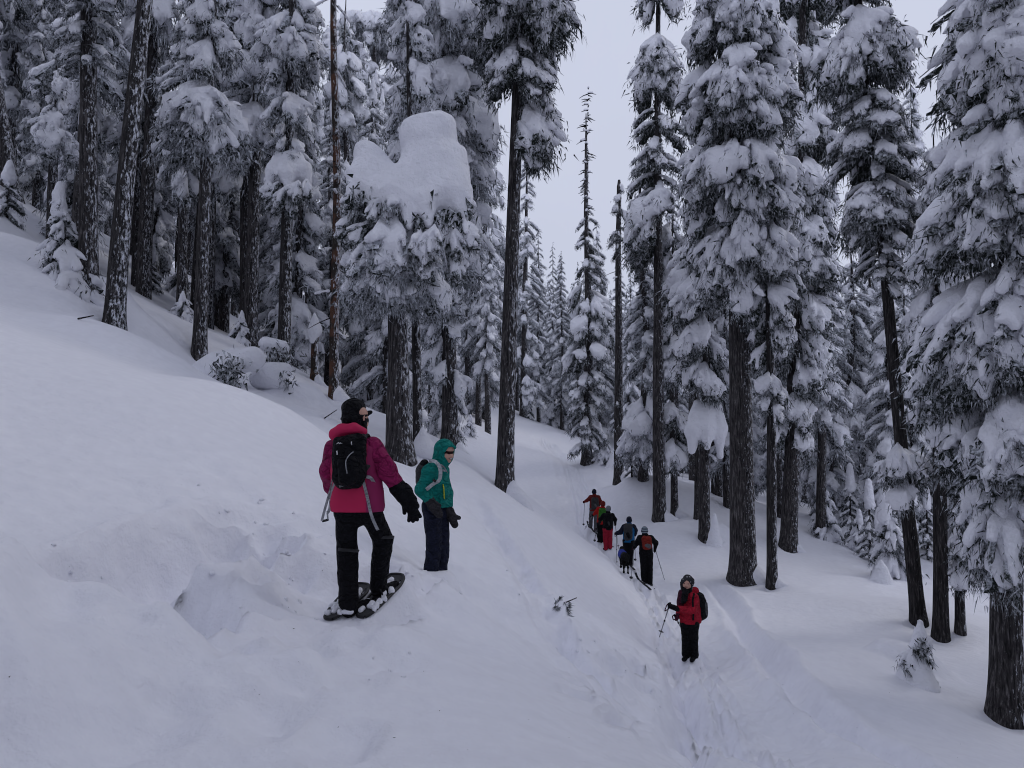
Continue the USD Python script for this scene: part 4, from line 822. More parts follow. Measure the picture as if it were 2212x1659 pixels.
class Fig:
    """one person: joints given as picture points with a distance offset"""
    def __init__(s, zf, D, J, label, h=.014, seed=0):
        s.J = {k: zf(v[0], v[1], D + (v[2] if len(v) > 2 else 0)) for k, v in J.items()}
        s.zf, s.D, s.h, s.seed = zf, D, h, seed
        f = (s.J['aL'] + s.J['aR']) / 2; s.o = np.array([f[0], f[1], min(s.J['aL'][2], s.J['aR'][2]) - .06])
        s.th = thing('person', s.o, label=label, cat='person')
    def q(s, a): return (s.J[a] if isinstance(a, str) else s.zf(a[0], a[1], s.D + (a[2] if len(a) > 2 else 0))) - s.o
    def part(s, name, caps, m, k=.03, h=None, noise=.009, ns=9, clip=None, parent=None, **kw):
        c = [(s.q(a), s.q(b), ra, rb) for a, b, ra, rb in caps]
        return obj(name, simpler(sdf_mesh(c, k, h or s.h, noise, ns, s.seed, clip=clip), (h or s.h) * .12), M[m], parent or s.th, **kw)
    def body(s, face=None):
        """one continuous body under the clothes, head with a face"""
        J = s.J; mid = [(J['sL'] + J['sR']) / 2, (J['hL'] + J['hR']) / 2]; z = lambda p: p - s.o
        up = unit(J['head'] - J['neck'])
        c = [(z(J['head']) + up * .035, z(J['head']) - up * .03, .088, .078), (z(J['head']), z(J['neck']) - up * .06, .055, .055), (z(J['sL']), z(J['sR']), .05, .05), (z(mid[0]), z(mid[1]), .085, .07), (z(J['hL']), z(J['hR']), .075, .075)]
        for sd in 'LR':
            c += [(z(J['s' + sd]), z(J['e' + sd]), .045, .038), (z(J['e' + sd]), z(J['w' + sd]), .038, .028), (z(J['h' + sd]), z(J['k' + sd]), .07, .05), (z(J['k' + sd]), z(J['a' + sd]), .05, .036)]
        if face is not None:
            f = unit(face); fz = np.array([0, 0, 1.0]); sd_ = unit(np.cross(f, fz)); hd = z(J['head'])
            c += [(hd + f * .075 - fz * .005, hd + f * .103 - fz * .028, .012, .016), (hd + f * .05 - fz * .075, hd + f * .066 - fz * .085, .035, .028), (hd + f * .07 + fz * .028 - sd_ * .03, hd + f * .07 + fz * .028 + sd_ * .03, .017, .017),
                  (hd + f * .055 - fz * .035 - sd_ * .035, hd + f * .055 - fz * .035 + sd_ * .035, .035, .035)]
        b = obj('body', simpler(sdf_mesh(c, .025, min(s.h, .012), 0, 5, 0), .0015), M['skin'], s.th)
        if face is not None:
            for e in (-1, 1):
                obj('eye', tube([hd + f * .078 + sd_ * e * .032 + fz * .004, hd + f * .090 + sd_ * e * .032 + fz * .004], [.011, .008], 8), M['hair'], b)
                obj('ear', sdf_mesh([(hd + sd_ * e * .083 - fz * .01, hd + sd_ * e * .088 + fz * .02, .012, .012)], .01, .006), M['skin'], b)
            obj('mouth', ribbon([hd + f * .094 - fz * .056 + sd_ * a for a in (-.022, 0, .022)], .012, .006, f), M['lips'], b)
        return b
    def arms(s, r=(.068, .058, .05)):
        return [x for d in 'LR' for x in (('s' + d, 'e' + d, r[0], r[1]), ('e' + d, 'w' + d, r[1], r[2]))]
    def jacket(s, m, r=.115, hem=None, pad=.0, extra=(), arm=(.068, .058, .05), sleeves=None, k=.05):
        J = s.J; a, b = [(J['sL'] * (1 - t) + J['sR'] * t) for t in (.27, .73)]; c, d = J['hL'], J['hR']
        down = np.array([0, 0, -.12])
        w = [(s.o * 0 + x) for x in (a, b, c, d)]
        caps = [(a - s.o - [0, 0, .06], c - s.o + down, r * .95, r), (b - s.o - [0, 0, .06], d - s.o + down, r * .95, r), (J['sL'] - s.o, J['sR'] - s.o, .07, .07), ((a + b) / 2 - s.o, J['neck'] - s.o, .09, .065), ((a + b) / 2 - s.o - [0, 0, .1], (c + d) / 2 - s.o, r, r)]
        caps += [(s.q(x), s.q(y), p1, p2) for x, y, p1, p2 in extra]
        ar = [(s.q(x), s.q(y), p1, p2) for x, y, p1, p2 in s.arms(arm)]
        zh = s.q(hem)[2] if hem else -9
        clip = lambda G: np.where(np.isfinite(G[..., 2]), zh - G[..., 2], 0)
        if sleeves is None: return obj('jacket', simpler(sdf_mesh(caps + ar, k, s.h, .012, 9, s.seed, clip=clip if hem else None), s.h * .1), M[m], s.th)
        jk = obj('jacket', simpler(sdf_mesh(caps, k, s.h, .012, 9, s.seed, clip=clip), s.h * .1), M[m], s.th)
        for i in (0, 2): obj('sleeve', simpler(sdf_mesh(ar[i:i + 2], .04, s.h, .012, 11, s.seed + i), s.h * .1), M[sleeves], jk)
        return jk
    def trousers(s, m, hip=.105, knee=.078, ank=.066, extra=()):
        J = s.J
        caps = [('hL', 'hR', hip, hip)] + [x for d in 'LR' for x in (('h' + d, 'k' + d, hip, knee), ('k' + d, 'a' + d, knee, ank))] + list(extra)
        return s.part('trousers', caps, m, k=.025, noise=.011, ns=10)
    def boots(s, m, fwd, L=.17):
        f = np.asarray(fwd, float)
        for d in 'LR':
            a = s.J['a' + d] - s.o; lo = a - [0, 0, .05]
            obj('boot', simpler(sdf_mesh([(a + [0, 0, .02], lo, .055, .052), (lo, lo + f * L, .05, .042)], .02, min(s.h, .012), .004, 20, 1), .001), M[m], s.th)
    def glove(s, w, hand, tips, thumb, m, r=.040, fr=.0125, cuff=.05):
        """cuff, palm, four fingers and a thumb"""
        W, H = s.q(w), s.q(hand); pal = W + (H - W) * .45
        c = [(W, W + (pal - W) * .8, cuff, cuff * .85), (pal, H, r, r * .85)]
        c += [(H + (s.q(t) - H) * .1 + (s.q(t) - s.q(tips[1])) * .35, s.q(t), fr * 1.15, fr) for t in tips]
        c += [(pal, s.q(thumb), fr * 1.5, fr * 1.1)]
        return obj('glove', simpler(sdf_mesh(c, .012, .007, .002, 25, 2), .0008), M[m], s.th)
def fist(s, w, g, m, r=.045):
    """a gloved hand closed round a pole grip"""
    W, G = s.q(w), s.q(g); d = unit(G - W + 1e-6); up = np.array([0, 0, 1.0]); sd_ = unit(np.cross(d, up))
    c = [(W, G, r, r * .9)]
    for i in range(4):
        a = G + up * (.030 - .02 * i) + d * .025
        c += [(a - sd_ * .03, a + d * .022, .0125, .012), (a + d * .022, a + sd_ * .028 - d * .005, .012, .011)]
    c += [(G + up * .03 - sd_ * .02, G + up * .045 + d * .035, .014, .012)]
    return obj('glove', simpler(sdf_mesh(c, .012, .009, .002, 25, 2), .001), M[m], s.th)
def mitten(s, w, tip, thumb, m, r=.05):
    W, T_ = s.q(w), s.q(tip)
    return obj('mitten', simpler(sdf_mesh([(W, W + (T_ - W) * .35, r * .95, r * .8), (W + (T_ - W) * .4, T_, r, r * .72), (W + (T_ - W) * .35, s.q(thumb), r * .5, r * .42)], .02, .009, .004, 16, 3), .001), M[m], s.th)

# ---- nearest hiker, back to us
D1 = 6.3
F = Fig(Z1, D1, dict(head=(338, 205), neck=(322, 300), sL=(185, 415), sR=(445, 395), eL=(150, 565, .08), eR=(543, 550, -.03), wL=(165, 672, .26), wR=(612, 662, .02), hL=(268, 830), hR=(428, 830), kL=(274, 1105, .03), kR=(520, 1035, .16), aL=(283, 1478, .02), aR=(487, 1352, .27)),
        'person in a magenta and plum jacket on snowshoes, seen from behind, gloved hand held out', .013, 1)
away = unit([.62, .78, .12])
F.body(face=unit([.60, .80, -.08]))
jk = F.jacket('two_tone', r=.108, hem=(345, 838), sleeves='purple', arm=(.084, .076, .066), extra=[((268, 440), (258, 800), .10, .114), ((415, 440), (436, 800), .10, .114), ((340, 600), (345, 800), .12, .125)])
F.part('hood', [((180, 298, -.10), (235, 276, -.13), .036, .042), ((235, 276, -.13), (320, 268, -.13), .042, .038), ((320, 268, -.13), (388, 292, -.06), .038, .030), ((190, 318, -.08), (330, 335, -.06), .045, .05), ((300, 300, 0), (360, 290, .06), .06, .05)], 'two_tone', k=.03, parent=jk)
F.trousers('black_cloth', hip=.095, knee=.082, ank=.072, extra=[((300, 835), (400, 835), .098, .098), ((345, 850), (345, 880), .09, .075)])
for a, b, r1, r2 in [((276, 1130, .03), (283, 1462, .02), .083, .082), ((517, 1075, .17), (488, 1330, .26), .083, .072)]:
    g_ = F.part('gaiter', [(a, b, r1, r2)], 'black_cloth', k=.02, noise=.014, ns=12)
for a, b in [((215, 1100, -.06), (352, 1112, -.02)), ((455, 1012, .08), (594, 1016, .12))]:
    obj('gaiter_strap', ribbon(spline([F.q(a), F.q(((a[0] + b[0]) / 2, a[1] + 6, a[2] - .03)), F.q(b)], 8), .024, .012), M['plastic'], F.th)
F.boots('black_cloth', away, .2)
obj('snow_crust', sdf_mesh([(F.q((250, 1530, -.05)), F.q((300, 1528, -.02)), .018, .022), (F.q((310, 1528, .02)), F.q((316, 1520, .05)), .02, .014)], .015, .008, .006, 18, 4), M['snow_load'], F.th)
hat = F.part('hat', [((316, 138), (324, 205), .094, .097), ((324, 205), (334, 232, .01), .099, .096), ((272, 128, .02), (366, 124, .02), .042, .042), ((345, 190, .03), (378, 214, .05), .07, .052)], 'black_cloth', k=.03, noise=.006)
bc = (F.q((320, 175)) + F.q((326, 205))) / 2
br = [bc + np.array([math.cos(a) * .096, math.sin(a) * .096, .02 * math.cos(a - .7)]) for a in np.linspace(0, 2 * np.pi, 26)[:-1]]
obj('hat_brim', simpler(sdf_mesh([(br[i], br[(i + 1) % 25], .011, .011) for i in range(25)] + [(bc + [.092, .045, .028], bc + [.122, .06, .040], .022, .016), (bc + [.085, .07, .025], bc + [.105, .088, .038], .02, .014)], .02, .009, .004, 20, 1), .001), M['black_cloth'], hat)
F.part('hair', [((388, 248, .05), (396, 300, .02), .034, .024), ((280, 250, -.07), (262, 262, -.08), .02, .012), ((345, 262, -.07), (392, 262, -.01), .03, .024)], 'hair', k=.02)
F.glove((622, 676, .02), (718, 828, .03), [(698, 902, .0), (727, 907, .01), (755, 896, .02), (776, 874, .04)], (668, 850, .05), 'black_cloth', r=.052, fr=.0155, cuff=.074)
F.part('glove_cuff', [((612, 690, .02), (664, 672, .02), .038, .038), ((640, 722, .02), (690, 705, .02), .045, .045), ((668, 775, .02), (722, 755, .02), .040, .040), ((690, 815, .02), (742, 800, .03), .034, .034)], 'black_cloth', k=.03)
F.glove((166, 680, .27), (185, 760, .36), [(178, 815, .38), (190, 820, .39), (202, 815, .40), (212, 805, .41)], (165, 790, .36), 'black_cloth', r=.042, fr=.0125, cuff=.05)
def hang(th, o, pts, w, name, m, zf=Z1, D=D1): return obj(name, ribbon(spline([zf(x, y, D + d) - o for x, y, d in pts], 14), w, .004), M[m], th)
bp = thing('backpack', Z1(290, 690, D1 - .2), label='slim black backpack on the magenta jacket with loose grey straps', cat='backpack'); bo = Z1(290, 690, D1 - .2)
def bpart(name, caps, m, k=.03, h=.011, noise=.008, ns=15, parent=None, zf=Z1, D=D1, th=None, o=None):
    o = bo if o is None else o
    return obj(name, simpler(sdf_mesh([(zf(*a[:2], D + a[2]) - o, zf(*b[:2], D + b[2]) - o, r1, r2) for a, b, r1, r2 in caps], k, h, noise, ns, 4), h * .1), M[m], parent or th or bp)
pk = bpart('pack_bag', [((235, 385, -.16), (245, 600, -.18), .072, .085), ((345, 362, -.16), (335, 590, -.18), .072, .082), ((285, 380, -.18), (290, 610, -.2), .08, .082), ((240, 640, -.17), (330, 635, -.17), .055, .055)], 'black_cloth')
bpart('front_pocket', [((250, 500, -.25), (262, 620, -.26), .05, .055), ((310, 500, -.25), (305, 610, -.26), .05, .05)], 'black_cloth', parent=pk)
bpart('top_lid', [((215, 365, -.17), (345, 340, -.17), .046, .044)], 'black_cloth', parent=pk)
hang(pk, bo, [(318, 430, -.27), (285, 458, -.285), (264, 500, -.315), (268, 545, -.325), (274, 580, -.325)], .008, 'elastic_cord', 'grey_strap')
hang(pk, bo, [(218, 662, -.235), (245, 656, -.24), (272, 648, -.24)], .03, 'reflective_patch', 'grey_strap')
hang(pk, bo, [(203, 424, -.245), (205, 436, -.25), (206, 450, -.25)], .012, 'zip_pull', 'white_mark'); hang(pk, bo, [(304, 360, -.275), (304, 372, -.278), (305, 384, -.275)], .008, 'zip_pull', 'white_mark')
lg = np.array([Z1(x, y, D1 - .262) for x, y in [(196, 380), (214, 362), (222, 370), (228, 365), (243, 376), (228, 374), (222, 378), (214, 371)]]) - bo
obj('logo_mark', (np.vstack([lg, lg + [0, .006, 0]]), np.array([[0, 1, 7], [1, 2, 7], [2, 6, 7], [2, 3, 6], [3, 5, 6], [3, 4, 5]])), M['white_mark'], pk, smooth=False)
for side in (((232, 350, -.13), (215, 372, -.02), (205, 440, .08)), ((380, 328, -.12), (410, 318, -.04), (420, 345, .06))): hang(bp, bo, side, .045, 'shoulder_strap', 'pack_grey')
hang(bp, bo, [(378, 585, -.14), (392, 660, -.15), (412, 740, -.15), (436, 850, -.15), (462, 920, -.14), (486, 968, -.13)], .024, 'loose_strap', 'grey_strap')
hang(bp, bo, [(385, 600, -.15), (430, 606, -.13), (462, 650, -.08), (492, 712, -.04), (518, 775, -.01), (524, 815, 0)], .026, 'hip_strap', 'grey_strap')
hang(bp, bo, [(520, 678, .0), (508, 700, -.01), (500, 742, -.02)], .022, 'loose_strap', 'grey_strap')
hang(bp, bo, [(180, 605, -.08), (160, 690, -.06), (128, 800, -.04), (100, 905, -.03)], .020, 'loose_strap', 'grey_strap'); hang(bp, bo, [(188, 650, -.1), (165, 740, -.07), (152, 830, -.05), (138, 850, -.04)], .024, 'loose_strap', 'grey_strap')
hang(bp, bo, [(102, 905, -.03), (124, 902, -.03), (147, 893, -.03)], .020, 'buckle', 'plastic'); hang(bp, bo, [(138, 850, -.04), (140, 872, -.04), (143, 893, -.035)], .012, 'loose_strap', 'grey_strap')
hang(bp, bo, [(396, 560, -.12), (405, 545, -.12), (425, 520, -.10)], .034, 'buckle', 'plastic')

def snowshoe(tail, toe, zf, D, label, width=.2, th_=None):
    a, b = zf(tail[0], tail[1], D + tail[2]), zf(toe[0], toe[1], D + toe[2]); o = (a + b) / 2; ax = unit(b - a); L = np.linalg.norm(b - a)
    side = unit(np.cross(ax, [0, 0, 1])); nrm = np.cross(side, ax)
    th = thing('snowshoe', o, label=label, cat='snowshoe')
    def q(u, w, z=0): return (u - .5) * L * ax + w * side * width / 2 + nrm * (z + .10 * max(u - .78, 0) ** 1.2)
    out = [q(0, .30), q(.06, .55), q(.2, .72), q(.4, .86), q(.6, .95), q(.8, 1), q(.92, .9), q(1, .55), q(1.01, 0)]
    rim = np.array(out + [q(u, -w) for u, w in [(1, .55), (.92, .9), (.8, 1), (.6, .95), (.4, .86), (.2, .72), (.06, .55), (0, .3)]] + [out[0]])
    obj('frame', tube(smooth_line(rim, 60), .014, 8, False), M['plastic'], th)
    def plate(us, name, m, wf, z=0):
        v = np.array([q(u, s_ * w, z + t) for u, w in zip(us, wf) for s_ in (-1, 1) for t in (-.004, .004)]); f = []
        for i in range(len(us) - 1):
            k = i * 4
            for c in ([0, 1, 5, 4], [2, 6, 7, 3], [0, 4, 6, 2], [1, 3, 7, 5]): f += [[k + c[0], k + c[1], k + c[2]], [k + c[0], k + c[2], k + c[3]]]
        e = (len(us) - 1) * 4; f += [[0, 2, 3], [0, 3, 1], [e, e + 1, e + 3], [e, e + 3, e + 2]]
        obj(name, (v, np.array(f)), M[m], th, smooth=False)
    plate(np.linspace(.0, .40, 6), 'deck', 'plastic', [.3, .45, .5, .5, .5, .5])
    plate(np.linspace(.88, 1.0, 4), 'toe_deck', 'plastic', [.93, .9, .75, .5]); plate([.70, .74], 'cross_bar', 'plastic', [.96, .97]); plate([.40, .66], 'binding_plate', 'plastic', [.45, .42], .012)
    for s_ in (-1, 1): obj('deck_strip', ribbon([q(u, s_ * .5, .004) for u in np.linspace(.34, .88, 6)], .04, .006, nrm), M['plastic'], th); obj('crampon', box(q(.55, s_ * .5, -.012), (.02, .02, .03)), M['pole_grey'], th, smooth=False)
    for u in (.46, .60): obj('binding_strap', tube(np.array([q(u, math.cos(t) * .42, .012 + .085 * math.sin(t)) for t in np.linspace(0, np.pi, 9)]), .007, 6), M['plastic'], th)
    r_ = np.random.default_rng(int(abs(a[0] * 1000)))
    cl = [(q(u, w, .012), q(u + .04, w * .8, .016), r_.uniform(.014, .030), r_.uniform(.012, .024)) for u, w in zip(r_.uniform(.1, .85, 40), r_.uniform(-.8, .8, 40))]
    for i, c in enumerate(cl[::2]): obj('snow_clump', sdf_mesh([c, cl[2 * i + 1][:0] or c], .01, .009, .004, 18, i), M['snow_load'], th)
    for u in np.linspace(.0, 1, 5): p = o + q(u, 0) ; PADS.append((p[:2], .15, p[2] - .030))
snowshoe((150, 1575, -.10), (375, 1350, .48), Z1, D1, 'left snowshoe under the straight leg of the magenta jacket hiker', .2)
snowshoe((372, 1562, -.02), (618, 1285, .55), Z1, D1, 'right snowshoe with its toe tilted up, snow on its deck', .2)

# ---- second hiker, teal hood
D2 = 8.7
F = Fig(Z1, D2, dict(head=(948, 425), neck=(905, 520), sL=(838, 565, -.13), sR=(925, 560, .14), eL=(782, 690, -.15), eR=(960, 720, .16), wL=(836, 758, -.2), wR=(972, 812, .04), hL=(858, 800, -.06), hR=(905, 800, .07), kL=(870, 1085, -.06), kR=(925, 1075, .06), aL=(842, 1290, -.04), aR=(906, 1300, .05)),
        'smiling person in a teal hooded jacket and sunglasses, standing knee deep by the snow bank', .013, 2)
fc = unit([.66, -.62, -.30]); bd = F.body(face=fc)
jk = F.jacket('teal', r=.10, hem=(880, 812), arm=(.074, .064, .054), extra=[((930, 590, 0), (925, 700, 0), .075, .085), ((880, 560, -.02), (885, 780, -.02), .115, .12)])
cf = F.q((965, 455)) + fc * .03
hc = F.q('head')
cut = lambda G: .068 - np.linalg.norm((G - (hc + fc * .085)) * [1, 1, .82], axis=-1)
hd = obj('hood', sdf_mesh([(hc + [-.012, .01, .02], hc + [-.02, .02, -.05], .120, .112), (hc + [-.03, .02, -.06], F.q('neck'), .105, .10), (hc + fc * .075 + [-.03, -.03, .082], hc + fc * .10 + [.04, .02, .072], .024, .02)], .03, .010, .006, 12, 5, clip=cut), M['teal'], jk)
obj('sunglasses', ribbon(np.array([hc + fc * (.098 - .045 * abs(a) ** 2) + unit(np.cross(fc, [0, 0, 1])) * a * .075 + [0, 0, .006] for a in np.linspace(-1, 1, 9)]), .042, .008, fc), M['lens'], F.th)
obj('teeth', ribbon([hc + fc * .102 + unit(np.cross(fc, [0, 0, 1])) * a - [0, 0, .052] for a in (-.018, 0, .018)], .010, .006, fc), M['white_mark'], bd)
obj('front_zip', ribbon(spline([F.q((934, 655, -.10)), F.q((938, 690, -.115)), F.q((941, 752, -.105))], 8), .012, .03), M['yellow'], jk)
F.trousers('navy', hip=.112, knee=.082, ank=.074)
for a, b in [((868, 1120, -.06), (843, 1290, -.04)), ((924, 1110, .06), (906, 1300, .05))]: F.part('gaiter', [(a, b, .086, .082)], 'navy', noise=.014, ns=12)
F.boots('black_cloth', unit([.6, -.3, -.5]), .10)
mitten(F, (842, 768, -.2), (905, 858, -.2), (905, 800, -.22), 'mitten_grey', .062)
mitten(F, (968, 822, .04), (1014, 932, .04), (1042, 884, .02), 'mitten_grey', .055)
obj('wrist_loop', tube(spline([F.q((978, 800, 0)), F.q((992, 830, 0)), F.q((1012, 848, 0)), F.q((1000, 815, 0))], 10), .004, 5), M['mitten_grey'], F.th)
bo2 = Z1(790, 640, D2); b2 = thing('backpack', bo2, label='grey and black backpack on the back of the teal jacket', cat='backpack')
kw = dict(D=D2, th=b2, o=bo2)
p2 = bpart('pack_bag', [((806, 535, .10), (800, 630, .12), .075, .085), ((780, 560, .10), (785, 625, .12), .06, .065)], 'pack_grey', **kw); bpart('top_lid', [((805, 515, .08), (815, 530, .14), .055, .05)], 'black_cloth', parent=p2, **kw)
for pl_, w_ in [([(838, 498, -.12), (868, 492, -.19), (902, 520, -.20), (916, 570, -.20), (908, 625, -.20), (870, 648, -.22), (818, 690, -.22)], .040), ([(912, 520, -.12), (940, 545, -.08), (960, 600, -.02)], .03), ([(905, 535, -.17), (930, 555, -.12), (955, 562, -.06)], .02), ([(820, 690, -.22), (800, 670, -.12), (795, 640, 0)], .03)]:
    hang(b2, bo2, pl_, w_, 'shoulder_strap', 'light_grey' if w_ > .035 else 'grey_strap', D=D2)
hang(b2, bo2, [(866, 622, -.235), (876, 630, -.24), (884, 636, -.235)], .03, 'buckle', 'plastic', D=D2)
for p in ('aL', 'aR'): PADS.append((F.J[p][:2], .24, F.J[p][2] + .10))

# ---- ski poles and skis
def pole(grip, tip, Dg, label, zf=Z2, basket=True, tipd=None, m='pole_grey'):
    g = zf(grip[0], grip[1], Dg)
    if tipd is None:
        v = ((1370 + tip[0] / 3.385) * .8848, (1150 + tip[1] / 3.385) * .8848); t = bh(*v); 
        if abs(t[1] - Dg) > 2.5: t = zf(tip[0], tip[1], Dg)
    else: t = zf(tip[0], tip[1], Dg + tipd)
    th = thing('ski_pole', t, label=label, cat='ski pole'); d = g - t; u = unit(d)
    obj('shaft', tube(np.array([-u * .05, d * .5, d]), [.0075, .009, .011], 8), M[m], th)
    obj('grip', tube(np.array([d - u * .06, d, d + u * .07]), [.016, .019, .017], 8), M['black_cloth'], th)
    if basket: obj('basket', tube(np.array([u * .055, u * .062, u * .07]), [.045, .05, .02], 10), M['plastic'], th)
    obj('joint_ring', tube(np.array([d * .45, d * .45 + u * .03]), .016, 8), M['plastic'], th)
    obj('wrist_strap', ribbon(spline([d + u * .06, d + u * .03 + [-.05, -.02, 0], d - u * .09 + [-.06, -.03, 0], d - u * .06]), .018, .004), M['maroon'], th)
def ski(tip, tail, label, zf=Z2, m='ski_dark', width=.06):
    v = [((1370 + q[0] / 3.385) * .8848, (1150 + q[1] / 3.385) * .8848) for q in (tip, tail)]; a, b = bh(*v[0]), bh(*v[1])
    pts = np.array([b + (a - b) * t for t in np.linspace(0, 1, 14)]); pts[:, 2] = [float(base_h(p[0], p[1])) for p in pts]; pts[:, 2] = pts[:, 2] * .3 + np.linspace(pts[0, 2], pts[-1, 2], 14) * .7 + .02
    pts[-3:, 2] += [.02, .06, .13]; o = pts[6].copy(); th = thing('ski', o, label=label, cat='ski')
    obj('ski_body', ribbon(pts - o, width, .02, (0, 0, 1)), M[m], th); obj('binding', box(pts[6] - o + [0, 0, .03], (.05, .16, .035), rot_z(math.atan2(-(a - b)[0], (a - b)[1]))), M['plastic'], th, smooth=False)
    for p in pts[1:12:2]: PADS.append((p[:2], .16, p[2] - .015))
def pack(zf, D, caps, m, label, pocket=None, pm=None, straps=(), sm='black_cloth'):
    o = zf(*caps[0][0][:2], D); th = thing('backpack', o, label=label, cat='backpack')
    b = bpart('pack_bag', caps, m, zf=zf, D=D, th=th, o=o, h=.016)
    if pocket: bpart('front_pocket', pocket, pm or m, zf=zf, D=D, o=o, parent=b, h=.016)
    for s_ in straps: hang(th, o, s_, .035, 'shoulder_strap', sm, zf=zf, D=D)
    return th

# ---- woman in red, looking back at us
D3 = 14.7
F = Fig(Z2, D3, dict(head=(1040, 925), neck=(1050, 985), sL=(1008, 1045, .12), sR=(1098, 1045, -.08), eL=(985, 1140, .1), eR=(1088, 1150, -.16), wL=(968, 1195, .0), wR=(966, 1140, -.26), hL=(1035, 1255, .03), hR=(1090, 1255, -.02), kL=(1036, 1385, .0), kR=(1092, 1385, 0), aL=(1034, 1515, 0), aR=(1098, 1520, -.02)),
        'person in a red jacket and patterned knit hat turned back to face the camera', .014, 3)
F.body(face=unit([-.35, -.93, -.05]))
jk = F.jacket('red_cloth', r=.125, hem=(1060, 1258), arm=(.08, .07, .056), extra=[((1085, 1060, .05), (1100, 1220, .05), .13, .14)])
F.part('hood', [((1070, 985, .08), (1110, 990, .12), .075, .07), ((1110, 985, .1), (1112, 1020, .1), .06, .06)], 'red_cloth', parent=jk)
F.part('scarf', [((1020, 985, -.05), (1060, 985, -.03), .06, .055), ((1025, 1000, -.1), (1010, 1075, -.14), .055, .05), ((1035, 1000, -.11), (1030, 1060, -.15), .04, .035)], 'black_cloth')
F.part('vest_panel', [((998, 1010, -.02), (984, 1095, -.03), .075, .07)], 'maroon', parent=jk)
F.trousers('black_cloth', hip=.118, knee=.088, ank=.076)
for a, b in [((1036, 1405, 0), (1034, 1510, 0)), ((1092, 1405, 0), (1098, 1515, -.02))]: F.part('gaiter', [(a, b, .086, .088)], 'black_cloth', noise=.014)
F.boots('black_cloth', unit([-.4, -.8, 0]), .18)
F.part('hat', [((1046, 898, .02), (1046, 918, .03), .098, .108), ((1012, 908, -.02), (1078, 904, -.04), .055, .055)], 'knit', k=.02)
F.part('ear_flap', [((998, 925, .04), (1000, 968, .03), .042, .032)], 'knit'); F.part('ear_flap', [((1082, 920, .0), (1074, 968, -.02), .046, .034)], 'knit')
F.part('hat_cord', [((1085, 890, .0), (1096, 905, -.03), .02, .014)], 'knit')
fist(F, (962, 1140, -.27), (905, 1118, -.29), 'black_cloth', .052); fist(F, (968, 1190, 0), (958, 1205, -.02), 'maroon', .052)
pack(Z2, D3, [((1135, 1050, .10), (1145, 1180, .12), .12, .13), ((1160, 1080, .1), (1172, 1180, .12), .09, .095)], 'black_cloth', 'black daypack with a grey mesh pocket on the red jacket', [((1190, 1100, .06), (1188, 1175, .08), .05, .06)], 'grey_cloth', [[(1100, 1010, -.16), (1088, 1080, -.22), (1092, 1160, -.22), (1090, 1235, -.16)]])
pole((893, 1115), (818, 1352), D3 - .3, 'ski pole planted at arm length in front of the red jacket', tipd=-.2); pole((944, 1205), (992, 1300), D3 - .02, 'ski pole half hidden behind the legs of the red jacket', tipd=.25, basket=False)
for p in ('aL', 'aR'): PADS.append((F.J[p][:2], .22, F.J[p][2] - .05))

# ---- the file of skiers
def skier(D, J, label, jm, tm_, hm, seed, hem, gl='black_cloth', face=None, hat_r=.105, boots=True, grips=True, jr=.12, bb=None):
    F = Fig(Z2, D, J, label, .018, seed)
    F.body(face=face if face is not None else unit([-.25, .96, 0]))
    jk = F.jacket(jm, r=jr, hem=hem, arm=(.08, .068, .056), k=.05)
    F.part('collar', [(J['neck'][:2] + (0,), (J['neck'][0] + 3, J['neck'][1] + 6, 0), .085, .09)], jm, parent=jk)
    F.trousers(tm_, hip=.115, knee=.09, ank=.08)
    if boots: F.boots('black_cloth', unit([-.3, .9, .05]), .18)
    hx, hy = J['head'][:2]; dy = .05 / (D / 1865 / 3.385)
    F.part('hat', [((hx, hy - dy * .7, 0), (hx, hy + dy * .15, 0), hat_r * .9, hat_r)], hm, k=.02)
    if grips:
        for d in 'LR': w, e = F.J['w' + d], F.J['e' + d]; g = w + unit(w - e) * .06; fist_pts = (w - F.o, g - F.o); fist_abs(F, *fist_pts, gl)
    for p in ('aL', 'aR'): PADS.append((F.J[p][:2], .22, F.J[p][2] - .06))
    return F
def fist_abs(F, W, G, m):
    d = unit(G - W); up = np.array([0, 0, 1.0]); sd_ = unit(np.cross(d, up) + 1e-6); c = [(W, G, .048, .045)]
    for i in range(4): a = G + up * (.03 - .02 * i) + d * .022; c += [(a - sd_ * .03, a + d * .02, .014, .013), (a + d * .02, a + sd_ * .025, .013, .012)]
    c += [(G + up * .03 - sd_ * .02, G + up * .045 + d * .03, .015, .013)]
    obj('glove', simpler(sdf_mesh(c, .012, .012, 0, 5, 0), .001), M[m], F.th)
dD = [bh((1370 + x / 3.385) * .8848, (1150 + y / 3.385) * .8848)[1] for x, y in [(710, 938), (580, 785), (385, 648), (318, 590), (262, 505), (536, 845)]]
print('skier distances', [round(float(x), 1) for x in dD])
A = skier(dD[0], dict(head=(690, 492), neck=(692, 525), sL=(650, 552), sR=(742, 552), eL=(624, 598, .1), eR=(782, 592, .05), wL=(607, 628, .25), wR=(776, 636, .1), hL=(680, 690), hR=(728, 690), kL=(682, 815, .02), kR=(732, 820), aL=(686, 925), aR=(734, 930)), 'rearmost skier in black with a striped knit hat and a red backpack', 'black_cloth', 'black_cloth', 'striped', 11, (700, 700))
pack(Z2, dD[0], [((690, 560, -.14), (700, 625, -.16), .09, .10), ((722, 560, -.14), (728, 620, -.16), .085, .09)], 'pack_red', 'red and grey backpack on the rearmost skier', [((705, 615, -.2), (725, 620, -.2), .075, .075)], 'grey_cloth', [[(668, 540, -.08), (665, 580, .05), (672, 620, .06)], [(745, 540, -.08), (752, 580, .04), (748, 620, .05)]])
